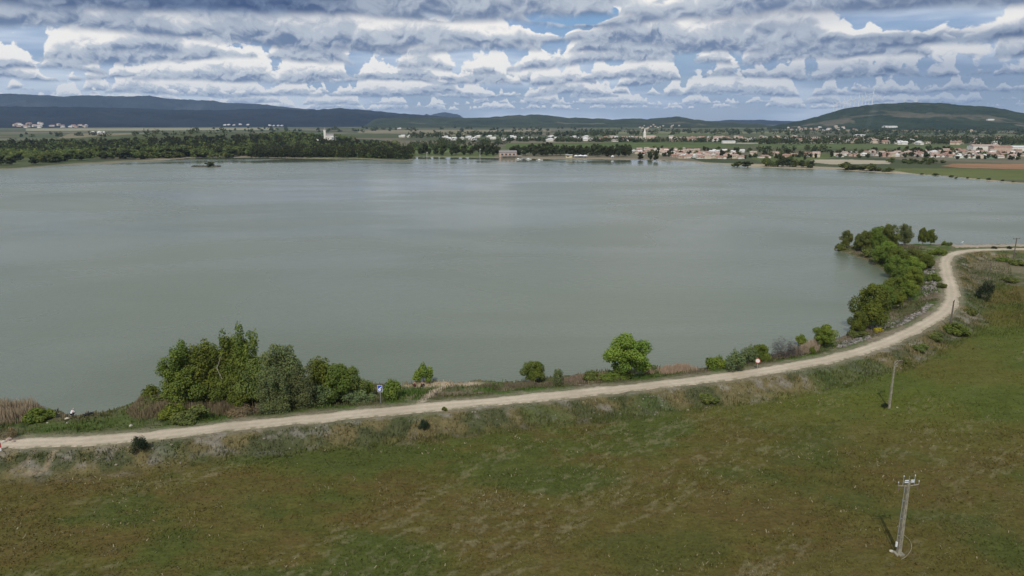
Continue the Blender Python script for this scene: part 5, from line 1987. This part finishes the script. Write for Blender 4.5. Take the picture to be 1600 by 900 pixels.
def person(px, py, J, rz, label, top_m, leg_m, hair_m, group=None, z=None):
    """J: joints of the pose in metres, the figure facing +Y"""
    x, y, zz = land(px, py)
    o = empty('person', (x, y, zz if z is None else z), rz)
    tag(o, label, 'person', group)
    V, E_, Rd, ix = [], [], [], {}

    def add(nm, p, r_, par=None):
        ix[nm] = len(V)
        V.append(tuple(p))
        Rd.append(r_)
        if par is not None:
            E_.append((ix[par], ix[nm]))
    add('pelvis', J['pelvis'], (0.15, 0.12))
    add('waist', Vector(J['pelvis']).lerp(Vector(J['chest']), 0.5), (0.135, 0.10), 'pelvis')
    add('chest', J['chest'], (0.165, 0.115), 'waist')
    add('neck', J['neck'], 0.055, 'chest')
    hd = Vector(J['head'])
    add('head0', hd - (hd - Vector(J['neck'])).normalized() * 0.06, (0.075, 0.085), 'neck')
    add('head1', hd + (hd - Vector(J['neck'])).normalized() * 0.05, (0.085, 0.10), 'head0')
    add('head2', hd + (hd - Vector(J['neck'])).normalized() * 0.12, (0.05, 0.06), 'head1')
    for s_, sg in (('l', -1), ('r', 1)):
        add('sh' + s_, J['sh' + s_], 0.065, 'chest')
        add('el' + s_, J['el' + s_], 0.045, 'sh' + s_)
        add('wr' + s_, J['wr' + s_], 0.028, 'el' + s_)
        wv_ = Vector(J['wr' + s_])
        dr = (wv_ - Vector(J['el' + s_])).normalized()
        sdv = dr.cross(Vector((0, 0, 1))).normalized() if abs(dr.z) < 0.95 else Vector((1, 0, 0))
        add('pm' + s_, wv_ + dr * 0.07, 0.032, 'wr' + s_)
        for f_, (o_, l_) in enumerate(((-0.033, 0.065), (-0.011, 0.078), (0.011, 0.073), (0.033, 0.055))):
            add('f%d' % f_ + s_, wv_ + dr * (0.10 + l_ * 0.5) + sdv * o_, 0.009, 'pm' + s_)
            add('g%d' % f_ + s_, wv_ + dr * (0.10 + l_) + sdv * o_ + Vector((0, 0, -0.025)), 0.008, 'f%d' % f_ + s_)
        add('th' + s_, wv_ + dr * 0.06 + sdv * 0.055 * sg, 0.010, 'pm' + s_)
        add('hip' + s_, J['hip' + s_], 0.095, 'pelvis')
        add('kn' + s_, J['kn' + s_], 0.062, 'hip' + s_)
        add('an' + s_, J['an' + s_], 0.040, 'kn' + s_)
        av = Vector(J['an' + s_])
        add('to' + s_, av + Vector((0, 0.15, -0.055)), 0.035, 'an' + s_)
    skin_mesh('body', V, E_, Rd, skin_m, o)

    def garment(nm, names, edges, radii, m_):
        vv = [V[ix[a]] for a in names]
        skin_mesh(nm, vv, edges, radii, m_, o)
    garment('shirt', ['waist', 'chest', 'shl', 'ell', 'shr', 'elr', 'pelvis'], [(0, 1), (1, 2), (2, 3), (1, 4), (4, 5), (0, 6)],
            [(0.165, 0.135), (0.19, 0.145), 0.09, 0.07, 0.09, 0.07, (0.17, 0.14)], top_m)
    garment('trousers', ['pelvis', 'hipl', 'knl', 'anl', 'hipr', 'knr', 'anr'], [(0, 1), (1, 2), (2, 3), (0, 4), (4, 5), (5, 6)],
            [(0.17, 0.145), 0.115, 0.085, 0.06, 0.115, 0.085, 0.06], leg_m)
    for s_ in 'lr':
        av = Vector(J['an' + s_])
        skin_mesh('shoe', [tuple(av + Vector((0, -0.04, -0.04))), tuple(av + Vector((0, 0.17, -0.06)))], [(0, 1)], [0.055, 0.045], M['black'], o, sub=1)
    ax_ = (hd - Vector(J['neck'])).normalized()
    skin_mesh('hair', [tuple(hd + ax_ * 0.02 + Vector((0, -0.035, 0))), tuple(hd + ax_ * 0.11 + Vector((0, -0.01, 0)))], [(0, 1)], [0.095, 0.09], hair_m, o)
    MB().tube([tuple(hd + Vector((0, 0.09, -0.01))), tuple(hd + Vector((0, 0.125, -0.03)))], [0.012, 0.016], 6).build('nose', skin_m, o)
    for sg in (-1, 1):
        MB().tube([tuple(hd + Vector((0.035 * sg, 0.085, 0.03))), tuple(hd + Vector((0.035 * sg, 0.097, 0.03)))], 0.012, 8).build('eye', M['black'], o)
    MB().box(tuple(hd + Vector((0, 0.092, -0.055))), (0.05, 0.012, 0.012)).build('mouth', M['red_sign'], o)
    return o


crouch = dict(pelvis=(0, -0.12, 0.42), chest=(0.02, 0.12, 0.80), neck=(0.02, 0.22, 0.97), head=(0.02, 0.29, 1.09),
              shl=(-0.19, 0.14, 0.84), shr=(0.21, 0.14, 0.84), ell=(-0.26, 0.30, 0.60), elr=(0.28, 0.30, 0.60), wrl=(-0.12, 0.50, 0.50), wrr=(0.14, 0.50, 0.50),
              hipl=(-0.11, -0.10, 0.40), hipr=(0.11, -0.10, 0.40), knl=(-0.20, 0.28, 0.52), knr=(0.20, 0.28, 0.52), anl=(-0.17, 0.02, 0.10), anr=(0.17, 0.02, 0.10))
sit = dict(pelvis=(0, 0, 0.16), chest=(0, 0.02, 0.55), neck=(0, 0.06, 0.74), head=(0, 0.10, 0.87),
           shl=(-0.19, 0.02, 0.62), shr=(0.19, 0.02, 0.62), ell=(-0.26, 0.22, 0.42), elr=(0.26, 0.22, 0.42), wrl=(-0.08, 0.40, 0.46), wrr=(0.08, 0.40, 0.46),
           hipl=(-0.10, 0.04, 0.15), hipr=(0.10, 0.04, 0.15), knl=(-0.14, 0.44, 0.46), knr=(0.14, 0.44, 0.46), anl=(-0.13, 0.68, 0.09), anr=(0.13, 0.68, 0.09))
white_c = mat('white_cloth', (0.75, 0.75, 0.78), var=0.05)
dark_c = mat('dark_cloth', (0.035, 0.022, 0.026), var=0.2)
maroon_c = mat('maroon_cloth', (0.075, 0.025, 0.028), var=0.2)
grey_c = mat('grey_cloth', (0.10, 0.10, 0.11), var=0.2)
hair_c = mat('dark_hair', (0.03, 0.02, 0.015), var=0.2)
cap_c = mat('white_cap', (0.72, 0.72, 0.75), var=0.05)
person(113, 650, crouch, -0.5, 'person in white shirt and dark trousers crouching at the water edge', white_c, dark_c, cap_c)
person(648, 604, sit, 0.3, 'person in a maroon top sitting under the bush on the sandy spit', maroon_c, dark_c, hair_c)
person(659.5, 604.5, sit, -0.35, 'person all in black sitting beside the one in maroon on the spit', M['black'], M['black'], hair_c)

# anglers' gear
x, y, z = land(137, 649)
o = empty('holdall', (x, y, z), 0.75)
tag(o, 'long dark fishing holdall lying right of the crouching person', 'holdall')
MB().tube([(-0.75, 0, 0.16), (-0.6, 0, 0.2), (0.5, 0, 0.24), (0.75, 0, 0.2)], [0.10, 0.17, 0.20, 0.12], 10).build('bag', M['black'], o, smooth=True)
MB().tube([(-0.25, 0, 0.36), (-0.1, 0, 0.50), (0.1, 0, 0.50), (0.25, 0, 0.38)], 0.02, 6).build('handle', grey_c, o)
x, y, z = land(107, 655)
o = empty('rod_case', (x, y, z), 0.45)
tag(o, 'pale bag and dark rod case lying behind the crouching person', 'bag')
MB().tube([(-0.5, 0, 0.12), (-0.2, 0.02, 0.2), (0.15, 0, 0.14)], [0.08, 0.18, 0.10], 8).build('bag', mat('pale_canvas', (0.5, 0.46, 0.36), var=0.15), o, smooth=True)
MB().tube([(0.05, -0.15, 0.08), (1.1, 0.1, 0.22)], [0.05, 0.06], 6).build('rod_tube', M['black'], o)


def rock(px, py, s, label, tint, name='rock', flat=0.65):
    x, y, z = land(px, py)
    mb = MB()
    g2 = random.Random(int(px * 7 + py))
    sub = bpy.data.meshes.new(name)
    import bmesh
    bm = bmesh.new()
    bmesh.ops.create_icosphere(bm, subdivisions=2, radius=s)
    for v_ in bm.verts:
        v_.co *= 0.8 + 0.35 * g2.random()
        v_.co.z *= flat
    bm.to_mesh(sub)
    bm.free()
    o = link(name, sub, tint)
    o.location = (x, y, z + s * 0.25)
    tag(o, label, 'rock')
    return o


pale = mat('pale_stone', (0.42, 0.38, 0.31), var=0.2, vscale=5)
pink = mat('pinkish_stone', (0.34, 0.26, 0.21), var=0.25, vscale=4)
for px, py, s, lb in ((83, 648, 0.22, 'white stone in the green bank growth left of the crouching person'), (92, 647, 0.18, 'smaller white stone nearest the left of the crouching person'),
                      (105, 661, 0.2, 'pale stone on the path behind the crouching person'), (74, 661, 0.16, 'small pale stone at the lower edge of the reed bed'),
                      (205, 669, 0.25, 'pale flat stone in the grass above the juniper'), (1393, 862, 0.22, 'whitish stone left of the nearest pole foot'),
                      (1402, 637, 0.15, 'pale stone right of the slim concrete pole')):
    rock(px, py, s, lb, pale)
for px, py, s, lb, m_ in ((14, 688, 0.42, 'largest pinkish boulder closing the left end of the track', pink), (21, 691, 0.32, 'middle pinkish boulder of the three at the left end of the track', pink),
                          (6, 692, 0.34, 'boulder nearest the red and white post', pale)):
    rock(px, py, s, lb, m_, 'boulder', 0.8)
plant('dry_bush', 12, 684, 26, 20, 'dry brown bush behind the boulders at the left end of the track', 'dry_bush', 'bush')
x, y, z = land(1.5, 704)
o = empty('barrier_post', (x, y, z))
tag(o, 'red and white marker post at the left picture edge of the track', 'post')
MB().tube([(0, 0, -0.1), (0, 0, 0.45)], 0.11, 10).build('white_band', M['white_paint'], o)
MB().tube([(0, 0, 0.45), (0, 0, 1.15)], 0.112, 10).build('red_band', M['red_sign'], o)
MB().tube([(0, 0, 1.15), (0, 0, 1.22)], [0.11, 0.06], 10).build('cap', M['white_paint'], o)
x, y = at(25, 688, ROAD_Z)
rk = MB()
o = empty('branch', (x, y, ROAD_Z + 0.05), 0.3)
tag(o, 'dark fallen branch lying on the gravel beside the boulders', 'branch')
MB().tube([(-0.8, 0, 0.1), (0, 0.1, 0.16), (1.2, 0, 0.08)], [0.07, 0.06, 0.02], 6).build('limb', M['bark'], o)
MB().tube([(0, 0.1, 0.16), (0.5, 0.5, 0.2)], [0.04, 0.01], 5).build('twig', M['bark'], o)

# gull over the water by the sandy shore
x, y = at(1503, 379, 1.2)
gl = MB()
secs = [(-0.30, 0.02, 0.015), (-0.2, 0.06, 0.03), (0.0, 0.085, 0.08), (0.16, 0.065, 0.07), (0.25, 0.05, 0.05), (0.33, 0.05, 0.05), (0.40, 0.012, 0.012)]
vs, fs = [], []
for a, wd, hh in secs:
    for k in range(8):
        th = 2 * math.pi * k / 8
        vs.append((wd * math.cos(th), a, hh * math.sin(th)))
for i in range(len(secs) - 1):
    for k in range(8):
        fs.append((i * 8 + k, i * 8 + (k + 1) % 8, i * 8 + 8 + (k + 1) % 8, i * 8 + 8 + k))
for sg in (-1, 1):
    b = len(vs)
    vs += [(0.05 * sg, 0.14, 0.05), (0.05 * sg, -0.06, 0.05), (0.42 * sg, 0.20, 0.28), (0.42 * sg, 0.02, 0.27), (0.85 * sg, -0.05, 0.62), (0.80 * sg, -0.10, 0.58),
           (0.05 * sg, 0.14, 0.02), (0.05 * sg, -0.06, 0.03), (0.42 * sg, 0.20, 0.26), (0.42 * sg, 0.02, 0.255), (0.85 * sg, -0.05, 0.61), (0.80 * sg, -0.10, 0.57)]
    fs += [(b, b + 1, b + 3, b + 2), (b + 2, b + 3, b + 5, b + 4), (b + 6, b + 8, b + 9, b + 7), (b + 8, b + 10, b + 11, b + 9), (b, b + 2, b + 8, b + 6),
           (b + 2, b + 4, b + 10, b + 8), (b + 1, b + 7, b + 9, b + 3), (b + 3, b + 9, b + 11, b + 5)]
gl.add(vs, fs)
o = gl.build('gull', M['white_paint'])
o.location = (x, y, 1.2)
o.rotation_euler = (0.1, 0.35, 0.7)
o.scale = (1.25,) * 3
tag(o, 'white gull flying low over the water beside the sandy shore', 'gull')

# ------------------------------------------------------------------ smoke and air
sm = bpy.data.materials.new('smoke')
sm.use_nodes = True
t = NT(sm.node_tree)
t.n.clear()
pv = t.node('ShaderNodeVolumePrincipled')
pv.inputs['Color'].default_value = (0.85, 0.87, 0.9, 1)
pv.inputs['Density'].default_value = 0.0028
ou = t.node('ShaderNodeOutputMaterial')
t.l.new(pv.outputs[0], ou.inputs['Volume'])
x, y, z = pick_ground(1352, 213)
mb = MB()
mb.tube([(0, 0, 0), (3, 0, 25), (12, 0, 55), (20, 0, 85), (30, 0, 118)], [2, 6, 9, 13, 9], 14)
o = mb.build('smoke', sm)
o.location = (x, y, z)
tag(o, 'thin white column of bonfire smoke before the right-hand hill', 'smoke', kind='stuff')

hz = bpy.data.materials.new('haze')
hz.use_nodes = True
t = NT(hz.node_tree)
t.n.clear()
pv = t.node('ShaderNodeVolumePrincipled')
pv.inputs['Color'].default_value = (0.52, 0.72, 1.0, 1)
pv.inputs['Density'].default_value = 0.000038
pv.inputs['Anisotropy'].default_value = 0.1
ou = t.node('ShaderNodeOutputMaterial')
t.l.new(pv.outputs[0], ou.inputs['Volume'])
mb = MB().box((0, 0, 290), (31600, 31600, 590))
o = mb.build('haze', hz)
tag(o, 'thin bluish summer haze over the whole plain', 'haze', kind='stuff')
print('objects', len(scene.objects))
